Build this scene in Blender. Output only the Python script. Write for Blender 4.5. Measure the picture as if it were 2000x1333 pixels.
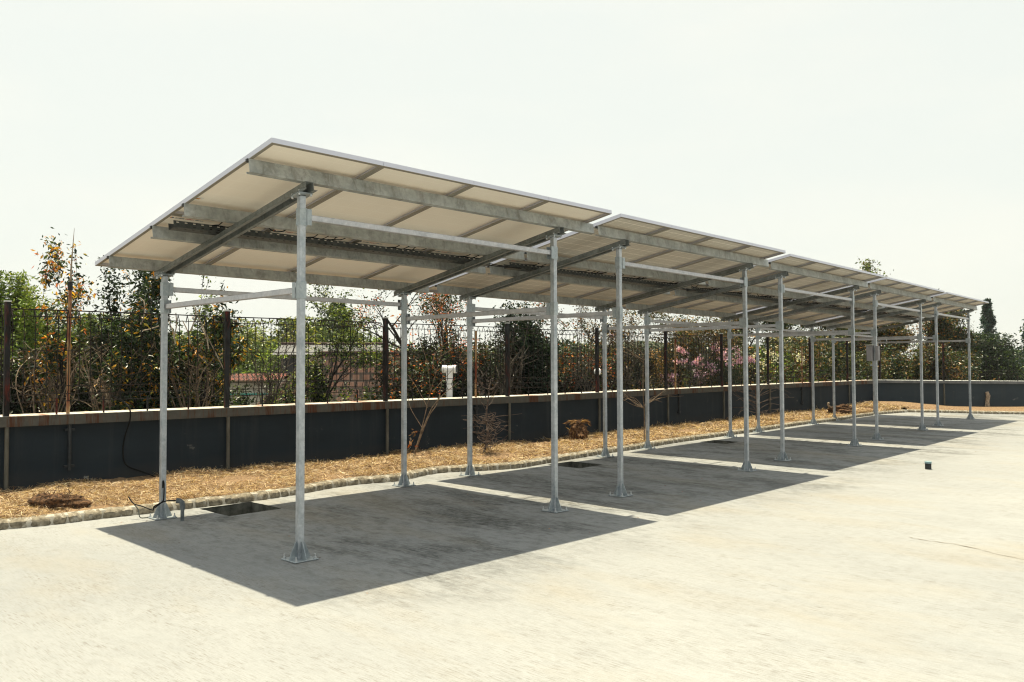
import bpy, bmesh, math, random
import numpy as np
from mathutils import Vector, Matrix, geometry

random.seed(7); rng = np.random.default_rng(7)
C = bpy.context.scene.collection
SC = bpy.context.scene
for o in list(bpy.data.objects): bpy.data.objects.remove(o)

# ------------------------------------------------------------------ camera
FPX, PITCH, ROLL, CAMH = 1668.34, 0.0330, 0.0032, 1.481
Rv = Vector((1, 0, 0)); Uv = Vector((0, -math.sin(PITCH), math.cos(PITCH))); Fv = Vector((0, math.cos(PITCH), math.sin(PITCH)))
Rr = Rv * math.cos(ROLL) - Uv * math.sin(ROLL); Ur = Rv * math.sin(ROLL) + Uv * math.cos(ROLL)
cam = bpy.data.cameras.new('camera'); camo = bpy.data.objects.new('camera', cam); C.objects.link(camo)
M = Matrix((Rr, Ur, -Fv)).transposed().to_4x4(); M.translation = Vector((0, 0, CAMH)); camo.matrix_world = M
cam.sensor_width = 36; cam.lens = FPX / 2000 * 36; cam.clip_end = 3000; cam.clip_start = 0.1
cam.dof.use_dof = True; cam.dof.focus_distance = 9.5; cam.dof.aperture_fstop = 4.5
SC.camera = camo

# ------------------------------------------------------------------ light
SAZ, SEL = -0.507, 1.342
Sdir = Vector((math.sin(SAZ) * math.cos(SEL), math.cos(SAZ) * math.cos(SEL), math.sin(SEL)))
sun = bpy.data.lights.new('sun', 'SUN'); sun.energy = 5.0; sun.angle = math.radians(0.55); sun.color = (1.0, 0.893, 0.645)
suno = bpy.data.objects.new('sun', sun); C.objects.link(suno)
suno.rotation_euler = Sdir.to_track_quat('Z', 'Y').to_euler(); suno.location = (0, 0, 30)
wd = bpy.data.worlds.new('World'); SC.world = wd; wd.use_nodes = True
wn = wd.node_tree.nodes; wl = wd.node_tree.links; wn.clear()
wo = wn.new('ShaderNodeOutputWorld'); wb = wn.new('ShaderNodeBackground'); sky = wn.new('ShaderNodeTexSky'); mx = wn.new('ShaderNodeMix')
sky.sky_type = 'NISHITA'; sky.sun_disc = False; sky.sun_elevation = SEL; sky.sun_rotation = SAZ
sky.air_density = 1.2; sky.dust_density = 6.0; sky.ozone_density = 1.0; sky.altitude = 700
mx.data_type = 'RGBA'; mx.inputs['Factor'].default_value = 0.85; mx.inputs['B'].default_value = (9.25, 9.42, 8.65, 1)
wl.new(sky.outputs[0], mx.inputs['A']); # faint warm high cloud in the haze
tc = wn.new('ShaderNodeTexCoord'); mpw = wn.new('ShaderNodeMapping'); mpw.inputs['Scale'].default_value = (1.2, 1.2, 4.0); nzw = wn.new('ShaderNodeTexNoise'); nzw.inputs['Scale'].default_value = 1.6; nzw.inputs['Detail'].default_value = 5
rpw = wn.new('ShaderNodeValToRGB'); rpw.color_ramp.elements[0].position = .45; rpw.color_ramp.elements[1].position = .72; rpw.color_ramp.elements[0].color = (.965, .985, .985, 1); rpw.color_ramp.elements[1].color = (1.05, 1.03, 1.0, 1)
m2 = wn.new('ShaderNodeMix'); m2.data_type = 'RGBA'; m2.blend_type = 'MULTIPLY'; m2.inputs['Factor'].default_value = 1
wl.new(tc.outputs['Generated'], mpw.inputs[0]); wl.new(mpw.outputs[0], nzw.inputs['Vector']); wl.new(nzw.outputs['Fac'], rpw.inputs[0]); wl.new(mx.outputs['Result'], m2.inputs['A']); wl.new(rpw.outputs[0], m2.inputs['B'])
wl.new(m2.outputs['Result'], wb.inputs[0]); wb.inputs[1].default_value = 0.0590
wl.new(wb.outputs[0], wo.inputs[0])
SC.view_settings.view_transform = 'Standard'; SC.view_settings.look = 'None'; SC.view_settings.exposure = 0.90; SC.view_settings.gamma = 1.0
SC.render.engine = 'CYCLES'; SC.cycles.filter_width = 1.15; SC.cycles.max_bounces = 8; SC.cycles.transparent_max_bounces = 8

# ------------------------------------------------------------------ site frame: s along the canopy row, c across towards the wall
YAW = 0.83; CA, SA = math.cos(YAW), math.sin(YAW); X0, Y0 = -1.6628, 6.7214
STRIP_S = X0 * CA + Y0 * SA; STRIP_C = -X0 * SA + Y0 * CA + .6
def W(s, c, h=0.0):
    return Vector((X0 + s * CA - c * SA, Y0 + s * SA + c * CA, gz(s, c) + h))
def gz(s, c): return .0048 * s + .0125 * c
SITE = Matrix(((CA, -SA, 0, X0), (SA, CA, 0, Y0), (0, 0, 1, 0), (0, 0, 0, 1)))
def pix(u, v):      # viewing direction used once to read distances off the photograph
    a = (u - 1000) / FPX; b = (666.5 - v) / FPX
    return Fv + a * Rr + b * Ur
def far(u, depth, z=0.0):   # ground position at a bearing and a distance
    d = pix(u, 720); return Vector((d.x / d.y * depth, depth, z))
def zat(v, depth): return CAMH + (721.6 - v) / FPX * depth

# ------------------------------------------------------------------ tagging
def tag(o, label=None, cat=None, group=None, kind=None):
    if label: o['label'] = label
    if cat: o['category'] = cat
    if group: o['group'] = group
    if kind: o['kind'] = kind
    return o
def empty(name, loc=(0, 0, 0), rz=0.0, parent=None):
    o = bpy.data.objects.new(name, None); C.objects.link(o); o.location = loc; o.rotation_euler = (0, 0, rz)
    o.empty_display_size = .2
    if parent: o.parent = parent
    return o
def kids(o): return [x for x in bpy.data.objects if x.parent == o]
def copy_tree(o, parent=None):
    c = o.copy(); C.objects.link(c); c.parent = parent
    for ch in kids(o): copy_tree(ch, c)
    return c

# ------------------------------------------------------------------ materials
def mat(name, base=(.5, .5, .5), rough=.6, metal=0.0, spec=.5):
    m = bpy.data.materials.new(name); m.use_nodes = True; b = m.node_tree.nodes['Principled BSDF']
    b.inputs['Base Color'].default_value = (*base, 1); b.inputs['Roughness'].default_value = rough; b.inputs['Metallic'].default_value = metal
    b.inputs['Specular IOR Level'].default_value = spec
    return m
class NT:
    def __init__(s, m): s.t = m.node_tree; s.n = s.t.nodes; s.l = s.t.links; s.b = s.n['Principled BSDF']
    def new(s, ty, **kw):
        n = s.n.new('ShaderNode' + ty)
        for k, v in kw.items():
            if k.startswith('i_'): n.inputs[k[2:].replace('_', ' ')].default_value = v
            else: setattr(n, k, v)
        return n
    def noise(s, vec, scale, detail=4, rough=.55, dist=0.0):
        n = s.new('TexNoise'); n.inputs['Scale'].default_value = scale; n.inputs['Detail'].default_value = detail
        n.inputs['Roughness'].default_value = rough; n.inputs['Distortion'].default_value = dist; s.l.new(vec, n.inputs['Vector']); return n.outputs['Fac']
    def mapping(s, vec, scale=(1, 1, 1), rot=(0, 0, 0), loc=(0, 0, 0)):
        n = s.new('Mapping'); n.inputs['Scale'].default_value = scale; n.inputs['Rotation'].default_value = rot; n.inputs['Location'].default_value = loc
        s.l.new(vec, n.inputs['Vector']); return n.outputs[0]
    def ramp(s, fac, stops):
        n = s.new('ValToRGB'); e = n.color_ramp.elements
        while len(e) < len(stops): e.new(.5)
        for i, (p, c) in enumerate(stops): e[i].position = p; e[i].color = (*c, 1) if len(c) == 3 else c
        s.l.new(fac, n.inputs[0]); return n.outputs[0]
    def mix(s, fac, a, b, blend='MIX'):
        n = s.new('Mix', data_type='RGBA', blend_type=blend)
        for k, v in (('Factor', fac), ('A', a), ('B', b)):
            if isinstance(v, (int, float)): n.inputs[k].default_value = v
            elif isinstance(v, tuple): n.inputs[k].default_value = (*v, 1)
            else: s.l.new(v, n.inputs[k])
        return n.outputs['Result']
    def math(s, op, a, b=0.0, c=None):
        n = s.new('Math', operation=op)
        for i, v in enumerate((a, b, c)):
            if v is None: continue
            if isinstance(v, (int, float)): n.inputs[i].default_value = v
            else: s.l.new(v, n.inputs[i])
        return n.outputs[0]
    def bump(s, h, strength=.3, dist=.01):
        n = s.new('Bump'); n.inputs['Strength'].default_value = strength; n.inputs['Distance'].default_value = dist
        s.l.new(h, n.inputs['Height']); s.l.new(n.outputs[0], s.b.inputs['Normal'])
    def obj(s): return s.new('TexCoord').outputs['Object']
    def geo(s): return s.new('NewGeometry').outputs['Position']

def concrete():
    m = mat('broomed_concrete', rough=.9, spec=.2); t = NT(m)
    p = t.mapping(t.geo(), rot=(0, 0, -YAW), loc=(0, 0, 0))     # x = along row, y = across
    p = t.mapping(p, scale=(1, 1, 1))
    warp = t.new('Mix', data_type='RGBA', blend_type='LINEAR_LIGHT'); warp.inputs['Factor'].default_value = .10
    nz = t.new('TexNoise'); nz.inputs['Scale'].default_value = .45; nz.inputs['Detail'].default_value = 2; t.l.new(p, nz.inputs['Vector'])
    t.l.new(p, warp.inputs['A']); t.l.new(nz.outputs['Color'], warp.inputs['B']); pw = warp.outputs['Result']
    streak = t.noise(t.mapping(pw, scale=(40, 3.2, 1)), 1.0, 8, .75)
    streak2 = t.noise(t.mapping(pw, scale=(130, 11, 1)), 1.0, 4, .7)
    blotch = t.noise(t.mapping(pw, scale=(1.4, .55, 1)), 1.0, 7, .62)
    blotch2 = t.noise(t.mapping(pw, scale=(4.5, 1.3, 1), loc=(5, 2, 0)), 1.0, 6, .6)
    big = t.noise(t.mapping(pw, scale=(.35, .25, 1), loc=(9, 1, 0)), 1.0, 3, .5)
    grain = t.noise(p, 90, 3, .7)
    fine = t.noise(t.mapping(p, scale=(200, 9, 1)), 1.0, 3, .65); fine_m = t.noise(t.mapping(p, scale=(3, 1.2, 1), loc=(4, 4, 0)), 1.0, 4, .6)
    pits = t.noise(t.mapping(p, scale=(34, 26, 1)), 1.0, 4, .8)
    col = t.ramp(big, [(.3, (.240, .251, .260)), (.7, (.288, .297, .300))])
    # stains deepened under the canopies, so the colour also carries their shade
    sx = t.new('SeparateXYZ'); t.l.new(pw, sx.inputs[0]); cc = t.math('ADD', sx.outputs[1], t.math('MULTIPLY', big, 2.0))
    smask = t.ramp(t.math('DIVIDE', t.math('ADD', t.math('SUBTRACT', sx.outputs[0], STRIP_S - 1.2), t.math('MULTIPLY', big, 1.0)), 10.0), [(.10, (.08, .08, .08)), (.20, (1, 1, 1))])
    shade_strip = t.ramp(t.math('ABSOLUTE', t.math('SUBTRACT', cc, STRIP_C + 1.0)), [(.0, (1, 1, 1)), (.16, (1, 1, 1)), (.25, (.06, .06, .06))]); 
    pl = shade_strip.node.inputs[0].links[0].from_socket; t.l.new(t.math('DIVIDE', pl, 10.0), shade_strip.node.inputs[0])
    shade_strip = t.math('MULTIPLY', shade_strip, smask)
    spk = t.ramp(t.noise(t.mapping(pw, scale=(20, 9, 1), loc=(3, 8, 0)), 1.0, 6, .75), [(.38, (.15, .15, .15)), (.62, (1, 1, 1))])
    mott = t.noise(t.mapping(pw, scale=(11, 5.5, 1), loc=(1, 4, 0)), 1.0, 6, .7)
    col = t.mix(t.math('MULTIPLY', t.ramp(mott, [(.46, (0, 0, 0)), (.66, (1, 1, 1))]), t.math('MULTIPLY_ADD', shade_strip, .55, .10)), col, (.105, .112, .116))
    b1 = t.math('MULTIPLY', t.ramp(blotch, [(.47, (0, 0, 0)), (.70, (1, 1, 1))]), t.math('MULTIPLY', t.math('MULTIPLY', spk, shade_strip), .70))
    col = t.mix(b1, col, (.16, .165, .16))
    b2 = t.math('MULTIPLY', t.ramp(t.math('MULTIPLY', blotch, t.math('ADD', blotch2, streak)), [(.47, (0, 0, 0)), (.62, (1, 1, 1))]), t.math('MULTIPLY', t.math('MULTIPLY', spk, shade_strip), 1.0))
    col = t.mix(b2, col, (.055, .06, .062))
    smod = t.ramp(t.noise(t.mapping(pw, scale=(1.1, .45, 1), loc=(11, 3, 0)), 1.0, 5, .65), [(.40, (.12, .12, .12)), (.66, (1, 1, 1))])
    tan = t.noise(t.mapping(pw, scale=(.9, .35, 1), loc=(2, 7, 0)), 1.0, 5, .6)
    col = t.mix(t.math('MULTIPLY', t.ramp(tan, [(.50, (0, 0, 0)), (.70, (1, 1, 1))]), .45), col, (.27, .24, .185))
    col = t.mix(t.math('MULTIPLY', t.ramp(streak, [(.50, (0, 0, 0)), (.78, (1, 1, 1))]), t.math('MULTIPLY', smod, t.math('MULTIPLY_ADD', shade_strip, .35, .36))), col, (.14, .13, .115))
    col = t.mix(t.math('MULTIPLY', t.ramp(streak2, [(.53, (0, 0, 0)), (.70, (1, 1, 1))]), t.math('MULTIPLY', smod, t.math('MULTIPLY_ADD', shade_strip, .15, .50))), col, (.13, .118, .10))
    brk = t.math('MULTIPLY', t.ramp(t.math('MULTIPLY', streak, t.math('ADD', blotch2, .5)), [(.66, (0, 0, 0)), (.76, (1, 1, 1))]), .5)
    col = t.mix(brk, col, (.14, .11, .09))
    col = t.mix(t.math('MULTIPLY', t.ramp(pits, [(.66, (0, 0, 0)), (.73, (1, 1, 1))]), .7), col, (.11, .10, .09))
    col = t.mix(.12, col, t.ramp(grain, [(.3, (.2, .2, .2)), (.7, (.8, .8, .78))]), 'OVERLAY')
    col = t.mix(t.math('MULTIPLY', t.math('MULTIPLY', t.ramp(fine, [(.53, (0, 0, 0)), (.64, (1, 1, 1))]), t.ramp(fine_m, [(.35, (.1, .1, .1)), (.65, (1, 1, 1))])), .85), col, (.12, .105, .09))
    t.l.new(col, t.b.inputs['Base Color'])
    h = t.math('ADD', t.math('MULTIPLY', streak, 1.0), t.math('ADD', t.math('MULTIPLY', streak2, .6), t.math('MULTIPLY', grain, .4)))
    t.bump(h, .5, .006); return m

def galv(name, a=(.40, .42, .43), b=(.56, .57, .58), stain=(.24, .22, .19), amt=.35, metal=.45, rough=.42, scale=1.0):
    m = mat(name, rough=rough, metal=metal); t = NT(m); p = t.new('NewGeometry').outputs['Position']
    sp = t.new('TexVoronoi'); sp.inputs['Scale'].default_value = 55 * scale; t.l.new(p, sp.inputs['Vector'])
    n1 = t.noise(p, 9 * scale, 5, .65); n2 = t.noise(t.mapping(p, scale=(3, 3, 1)), 5 * scale, 6, .7, 1.0)
    col = t.mix(t.ramp(n1, [(.35, (0, 0, 0)), (.68, (1, 1, 1))]), a, b)
    sg = t.new('SeparateColor'); t.l.new(sp.outputs['Color'], sg.inputs[0]); col = t.mix(.14, col, sg.outputs[0], 'SOFT_LIGHT')
    col = t.mix(t.math('MULTIPLY', t.ramp(n2, [(.5, (0, 0, 0)), (.72, (1, 1, 1))]), amt), col, stain)
    t.l.new(col, t.b.inputs['Base Color'])
    t.l.new(t.ramp(n1, [(.3, (rough - .12,) * 3), (.7, (rough + .16,) * 3)]), t.b.inputs['Roughness'])
    t.bump(n1, .08, .003); return m

def noisy(name, a, b, scale=8, rough=.85, detail=5, lo=.35, hi=.65, bump=.3, bd=.01, stretch=(1, 1, 1), metal=0, third=None):
    m = mat(name, rough=rough, spec=.25, metal=metal); t = NT(m); p = t.mapping(t.geo(), scale=stretch)
    n = t.noise(p, scale, detail, .62); col = t.ramp(n, [(lo, a), (hi, b)])
    if third:
        n3 = t.noise(p, scale * .37, 4, .6, .5); col = t.mix(t.ramp(n3, [(third[1], (0, 0, 0)), (third[1] + .12, (1, 1, 1))]), col, third[0])
    t.l.new(col, t.b.inputs['Base Color'])
    if bump: t.bump(n, bump, bd)
    return m

def leafmat(name, trans=.35, rough=.5):
    m = bpy.data.materials.new(name); m.use_nodes = True; t = NT(m)
    a = t.new('Attribute', attribute_name='tint')
    t.l.new(a.outputs['Color'], t.b.inputs['Base Color']); t.b.inputs['Roughness'].default_value = rough; t.b.inputs['Specular IOR Level'].default_value = .35
    tr = t.new('BsdfTranslucent'); br = t.new('Mix', data_type='RGBA', blend_type='MULTIPLY'); br.inputs['Factor'].default_value = 1
    t.l.new(a.outputs['Color'], br.inputs['A']); br.inputs['B'].default_value = (1.5, 1.35, .7, 1)
    t.l.new(br.outputs['Result'], tr.inputs[0])
    ms = t.new('MixShader'); ms.inputs[0].default_value = trans
    t.l.new(t.b.outputs[0], ms.inputs[1]); t.l.new(tr.outputs[0], ms.inputs[2])
    t.l.new(ms.outputs[0], t.n['Material Output'].inputs['Surface']); return m

def grid_backsheet(name, cell, line, contrast=1.0):
    # white backsheet through which the dark cells show; lines between the cells are lighter
    m = mat(name, rough=.55, spec=.3); t = NT(m); uv = t.new('UVMap').outputs[0]
    br = t.new('TexBrick', offset=0.0, squash=1.0); br.inputs['Scale'].default_value = 1.0
    br.inputs['Brick Width'].default_value = 1 / 6; br.inputs['Row Height'].default_value = 1 / 10
    br.inputs['Mortar Size'].default_value = .0035; br.inputs['Mortar Smooth'].default_value = .2
    mp = t.mapping(uv, scale=(1, 1, 1)); t.l.new(mp, br.inputs['Vector'])
    br.inputs['Color1'].default_value = (*cell, 1); br.inputs['Color2'].default_value = (*[c * .985 for c in cell], 1); br.inputs['Mortar'].default_value = (*line, 1)
    n = t.noise(t.geo(), 2.2, 3); col = t.mix(.25, br.outputs['Color'], t.ramp(n, [(.3, (.45, .42, .38)), (.7, (.62, .62, .6))]), 'SOFT_LIGHT')
    t.l.new(col, t.b.inputs['Base Color']); return m

def wall_paint(name, ca, cb):
    m = mat(name, rough=.8, spec=.3); t = NT(m); uv = t.new('UVMap').outputs[0]
    n = t.noise(t.mapping(uv, scale=(.8, 2.0, 1)), 1.5, 6, .65); col = t.ramp(n, [(.3, ca), (.7, cb)]); dust = t.new('SeparateXYZ'); t.l.new(uv, dust.inputs[0]); col = t.mix(t.math('MULTIPLY', t.ramp(t.math('ADD', dust.outputs[1], t.math('MULTIPLY', n, .35)), [(.12, (1, 1, 1)), (.48, (0, 0, 0))]), .30), col, (.10, .085, .065)); vs_ = t.noise(t.mapping(uv, scale=(5, .25, 1)), 1.0, 5, .7); col = t.mix(t.math('MULTIPLY', t.ramp(vs_, [(.52, (0, 0, 0)), (.75, (1, 1, 1))]), .35), col, (.045, .05, .052)); col = t.mix(0.0, col, (0, 0, 0))
    t.ramp(n, [(.3, ca), (.7, cb)])
    chips = t.noise(t.mapping(uv, scale=(1, 1.3, 1)), 3.1, 6, .72); low = t.new('SeparateXYZ'); t.l.new(uv, low.inputs[0])
    lowm = t.ramp(low.outputs[1], [(.0, (1, 1, 1)), (.35, (.25, .25, .25)), (.7, (0, 0, 0))])
    k = t.math('MULTIPLY', t.ramp(chips, [(.64, (0, 0, 0)), (.665, (1, 1, 1))]), lowm)
    col = t.mix(k, col, (.30, .29, .27)); t.l.new(col, t.b.inputs['Base Color'])
    t.bump(t.noise(uv, 30, 4), .15, .005); return m

def coping_mat(name='stained_coping', k=1.0):
    m = mat(name, rough=.85, spec=.2); t = NT(m); uv = t.new('UVMap').outputs[0]
    wob = t.noise(t.mapping(uv, scale=(2.3, .1, 1)), 1.0, 2)
    sx = t.new('SeparateXYZ'); t.l.new(uv, sx.inputs[0])
    saw = t.math('FRACT', t.math('DIVIDE', t.math('ADD', sx.outputs[0], t.math('MULTIPLY', wob, .05)), .155))
    joint = t.math('LESS_THAN', saw, .07)
    rn = t.noise(t.mapping(uv, scale=(7, .6, 1)), 1.0, 5, .75); r2 = t.noise(t.mapping(uv, scale=(1.1, .3, 1), loc=(3, 0, 0)), 1.0, 3, .6)
    rust = t.ramp(t.math('ADD', t.math('MULTIPLY', rn, .65), t.math('MULTIPLY', r2, .35)), [(.50, (0, 0, 0)), (.57, (1, 1, 1))])
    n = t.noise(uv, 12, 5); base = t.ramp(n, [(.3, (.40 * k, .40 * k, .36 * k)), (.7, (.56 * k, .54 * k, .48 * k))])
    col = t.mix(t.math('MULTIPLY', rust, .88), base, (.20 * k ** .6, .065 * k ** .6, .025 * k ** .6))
    col = t.mix(t.math('MULTIPLY', joint, .72), col, (.09, .06, .045))
    t.l.new(col, t.b.inputs['Base Color']); t.bump(t.math('SUBTRACT', n, joint), .3, .006); return m

def roof_tiles(name, a, b):
    m = mat(name, rough=.85, spec=.2); t = NT(m); uv = t.new('UVMap').outputs[0]
    w = t.new('TexBrick', offset=.5); w.inputs['Scale'].default_value = 1; w.inputs['Brick Width'].default_value = .30; w.inputs['Row Height'].default_value = .33; w.inputs['Mortar Size'].default_value = .06; w.inputs['Mortar Smooth'].default_value = .3
    t.l.new(uv, w.inputs['Vector']); w.inputs['Color1'].default_value = (*a, 1); w.inputs['Color2'].default_value = (*b, 1); w.inputs['Mortar'].default_value = (.012, .007, .006, 1)
    n = t.noise(t.geo(), 1.3, 5, .7); col = t.mix(t.ramp(n, [(.45, (0, 0, 0)), (.7, (.6, .6, .6))]), w.outputs['Color'], (.06, .045, .038)); t.l.new(col, t.b.inputs['Base Color'])
    sx = t.new('SeparateXYZ'); t.l.new(uv, sx.inputs[0]); hh = t.math('ADD', t.math('FRACT', t.math('DIVIDE', sx.outputs[1], .33)), t.math('SINE', t.math('MULTIPLY', sx.outputs[0], 2 * math.pi / .30)))
    t.bump(hh, .9, .04); return m

MT = dict(
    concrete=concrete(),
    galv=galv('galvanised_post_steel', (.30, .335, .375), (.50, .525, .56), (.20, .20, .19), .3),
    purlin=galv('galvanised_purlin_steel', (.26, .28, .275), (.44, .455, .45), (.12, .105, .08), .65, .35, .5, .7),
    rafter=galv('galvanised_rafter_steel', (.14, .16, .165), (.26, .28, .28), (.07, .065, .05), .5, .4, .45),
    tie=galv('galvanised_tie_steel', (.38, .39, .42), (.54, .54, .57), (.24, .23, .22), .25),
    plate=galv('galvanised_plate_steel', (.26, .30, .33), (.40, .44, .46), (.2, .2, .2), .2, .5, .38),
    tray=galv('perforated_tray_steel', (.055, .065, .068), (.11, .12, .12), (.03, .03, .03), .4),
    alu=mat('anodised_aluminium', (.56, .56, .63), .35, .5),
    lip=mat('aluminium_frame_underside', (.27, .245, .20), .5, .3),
    glass=mat('dark_cell_glass', (.015, .022, .05), .08, 0, .6),
    sheet_plain=grid_backsheet('plain_backsheet', (.93, .84, .73), (.95, .87, .76)),
    sheet_grid=grid_backsheet('cell_showing_backsheet', (.62, .565, .49), (.93, .86, .77)),
    rubber=mat('black_rubber', (.012, .012, .013), .55),
    cable=mat('black_cable', (.004, .005, .006), .6, 0, .12),
    dullcable=mat('sun_bleached_cable', (.10, .11, .10), .7),
    bolt=mat('zinc_bolt', (.62, .64, .66), .28, .7),
    ink_blue=mat('blue_print', (.01, .07, .16), .6), ink_red=mat('red_print', (.55, .03, .015), .6), ink_gold=mat('gold_print', (.65, .36, .05), .6),
    ink_green=mat('green_print', (.05, .35, .08), .6), paper=mat('white_sticker', (.75, .72, .66), .6), grey_sticker=mat('grey_sticker', (.42, .41, .39), .5),
    wall=wall_paint('dark_wall_paint', (.0050, .0115, .019), (.0095, .019, .029)), farwall=wall_paint('blue_grey_wall_paint', (.018, .031, .044), (.028, .043, .057)), coping=coping_mat(), coping_face=coping_mat('shaded_rusty_coping_face', .16),  # coping_face: coping colour darkened to carry the face's shade, under rust streaks
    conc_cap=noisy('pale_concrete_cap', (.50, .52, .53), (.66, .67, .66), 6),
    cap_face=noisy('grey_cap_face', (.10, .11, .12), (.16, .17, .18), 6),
    stone=noisy('rough_kerb_stone', (.11, .095, .070), (.29, .255, .195), 22, .95, 6, .36, .66, .6, .02, third=((.40, .38, .33), .56)),
    mortar=noisy('pale_mortar', (.26, .245, .21), (.42, .395, .345), 20, .95, 5, .3, .7, .5, .01),
    soil=noisy('dry_straw_soil', (.085, .050, .028), (.27, .18, .10), 28, .95, 6, .35, .62, .6, .02, third=((.15, .085, .04), .62)),
    straw=leafmat('dry_straw', .25, .6),
    leaf=leafmat('leaf', .28, .32), leafdull=leafmat('dull_leaf', .22, .45), petal=leafmat('petal', .45, .6),
    bark=noisy('dark_bark', (.010, .009, .009), (.045, .037, .032), 10, .95, 6, .3, .7, .6, .02, (1, 1, .3)),
    twig=noisy('pale_dry_twig', (.16, .12, .085), (.42, .35, .27), 18, .9, 4, .35, .65, .3, .01),
    twigdark=noisy('dark_dry_twig', (.05, .036, .03), (.16, .12, .10), 18, .9, 4, .35, .65, .3, .01),
    twigmid=noisy('brown_dry_twig', (.08, .055, .038), (.27, .20, .14), 18, .9, 4, .35, .65, .3, .01),
    bark2=noisy('grey_brown_bark', (.035, .03, .026), (.12, .10, .08), 9, .95, 6, .3, .7, .6, .02, (1, 1, .3)),
    fence_top=noisy('rusty_dark_post', (.006, .0045, .0045), (.085, .010, .005), 5, .75, 5, .52, .66, .3, .005, (3, 3, .7), third=((.018, .02, .022), .50)),
    fence_low=noisy('weathered_pipe', (.06, .06, .05), (.13, .125, .105), 8, .6, 5, .3, .7, .2, .004, (2, 2, .6)),
    wire=noisy('rusty_dark_wire', (.004, .0035, .0035), (.018, .008, .006), 6, .7, 3, .4, .7, 0),
    rustpole=noisy('rust_streaked_tan_pipe', (.34, .22, .11), (.15, .03, .014), 4, .75, 5, .45, .62, .3, .004, (4, 4, .8)),
    pvc=noisy('white_pvc', (.66, .67, .70), (.74, .74, .76), 5, .4, 3, .3, .7, 0),
    pvcdark=mat('pipe_bore', (.03, .03, .035), .7),
    greypvc=noisy('weathered_grey_conduit', (.07, .085, .095), (.16, .175, .18), 20, .55, 4, .35, .65, .1, .004),
    crack=noisy('dirt_in_crack', (.10, .08, .06), (.20, .165, .13), 6),
    darkpvc=noisy('dark_painted_pipe', (.012, .016, .02), (.03, .036, .042), 14, .6),
    root=noisy('tangled_root_soil', (.022, .013, .008), (.16, .085, .042), 35, .95, 6, .38, .64, .9, .02),
    dryfrond=leafmat('dry_frond', .3, .7),
    outer=noisy('outer_scrub_ground', (.05, .055, .028), (.14, .12, .07), .8, .95, 6, .35, .65, .4, .1),
    hill=noisy('wooded_hill', (.025, .042, .018), (.075, .095, .04), .22, .95, 7, .38, .62, .8, 2.0),
    pit=noisy('dark_pit_concrete', (.04, .042, .038), (.17, .17, .15), 7, .95, 6, .35, .7, .4, .01),  # pit concrete, darker than the slab
    roof_a=roof_tiles('brown_roof_tiles', (.062, .029, .020), (.095, .046, .033)), roof_b=roof_tiles('red_roof_tiles', (.30, .10, .07), (.24, .08, .06)),
    ridge=noisy('roof_ridge_tile', (.025, .016, .013), (.06, .036, .03), 4), corr=noisy('grey_corrugated_sheet', (.09, .09, .09), (.20, .20, .20), 1.2, .6, 5, .3, .7, .2, .02, (1, 1, 1)),
    plaster=noisy('pale_house_plaster', (.38, .35, .29), (.55, .53, .47), 1.5, .9, 5, .3, .7, .2, .01), dark_open=mat('dark_opening', (.02, .022, .025), .4),
    teal=mat('teal_sheet', (.03, .30, .26), .5), white_wall=noisy('whitewashed_wall', (.55, .56, .58), (.74, .74, .74), 2),
    cabinet=noisy('grey_cabinet_enamel', (.20, .19, .20), (.28, .27, .28), 6, .5, 3, .3, .7, 0), drycap=mat('galvanised_cap', (.5, .5, .48), .4, .5),
    blackpipe=noisy('black_pipe', (.012, .014, .016), (.03, .033, .036), 12, .6), bluecap=mat('pale_blue_rim', (.22, .33, .36), .5), redleaf=mat('fallen_red_leaf', (.22, .025, .02), .6),
    foliagehill=noisy('distant_foliage', (.03, .05, .02), (.09, .12, .045), .9, .95, 6, .35, .65, .6, .5),
)

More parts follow.
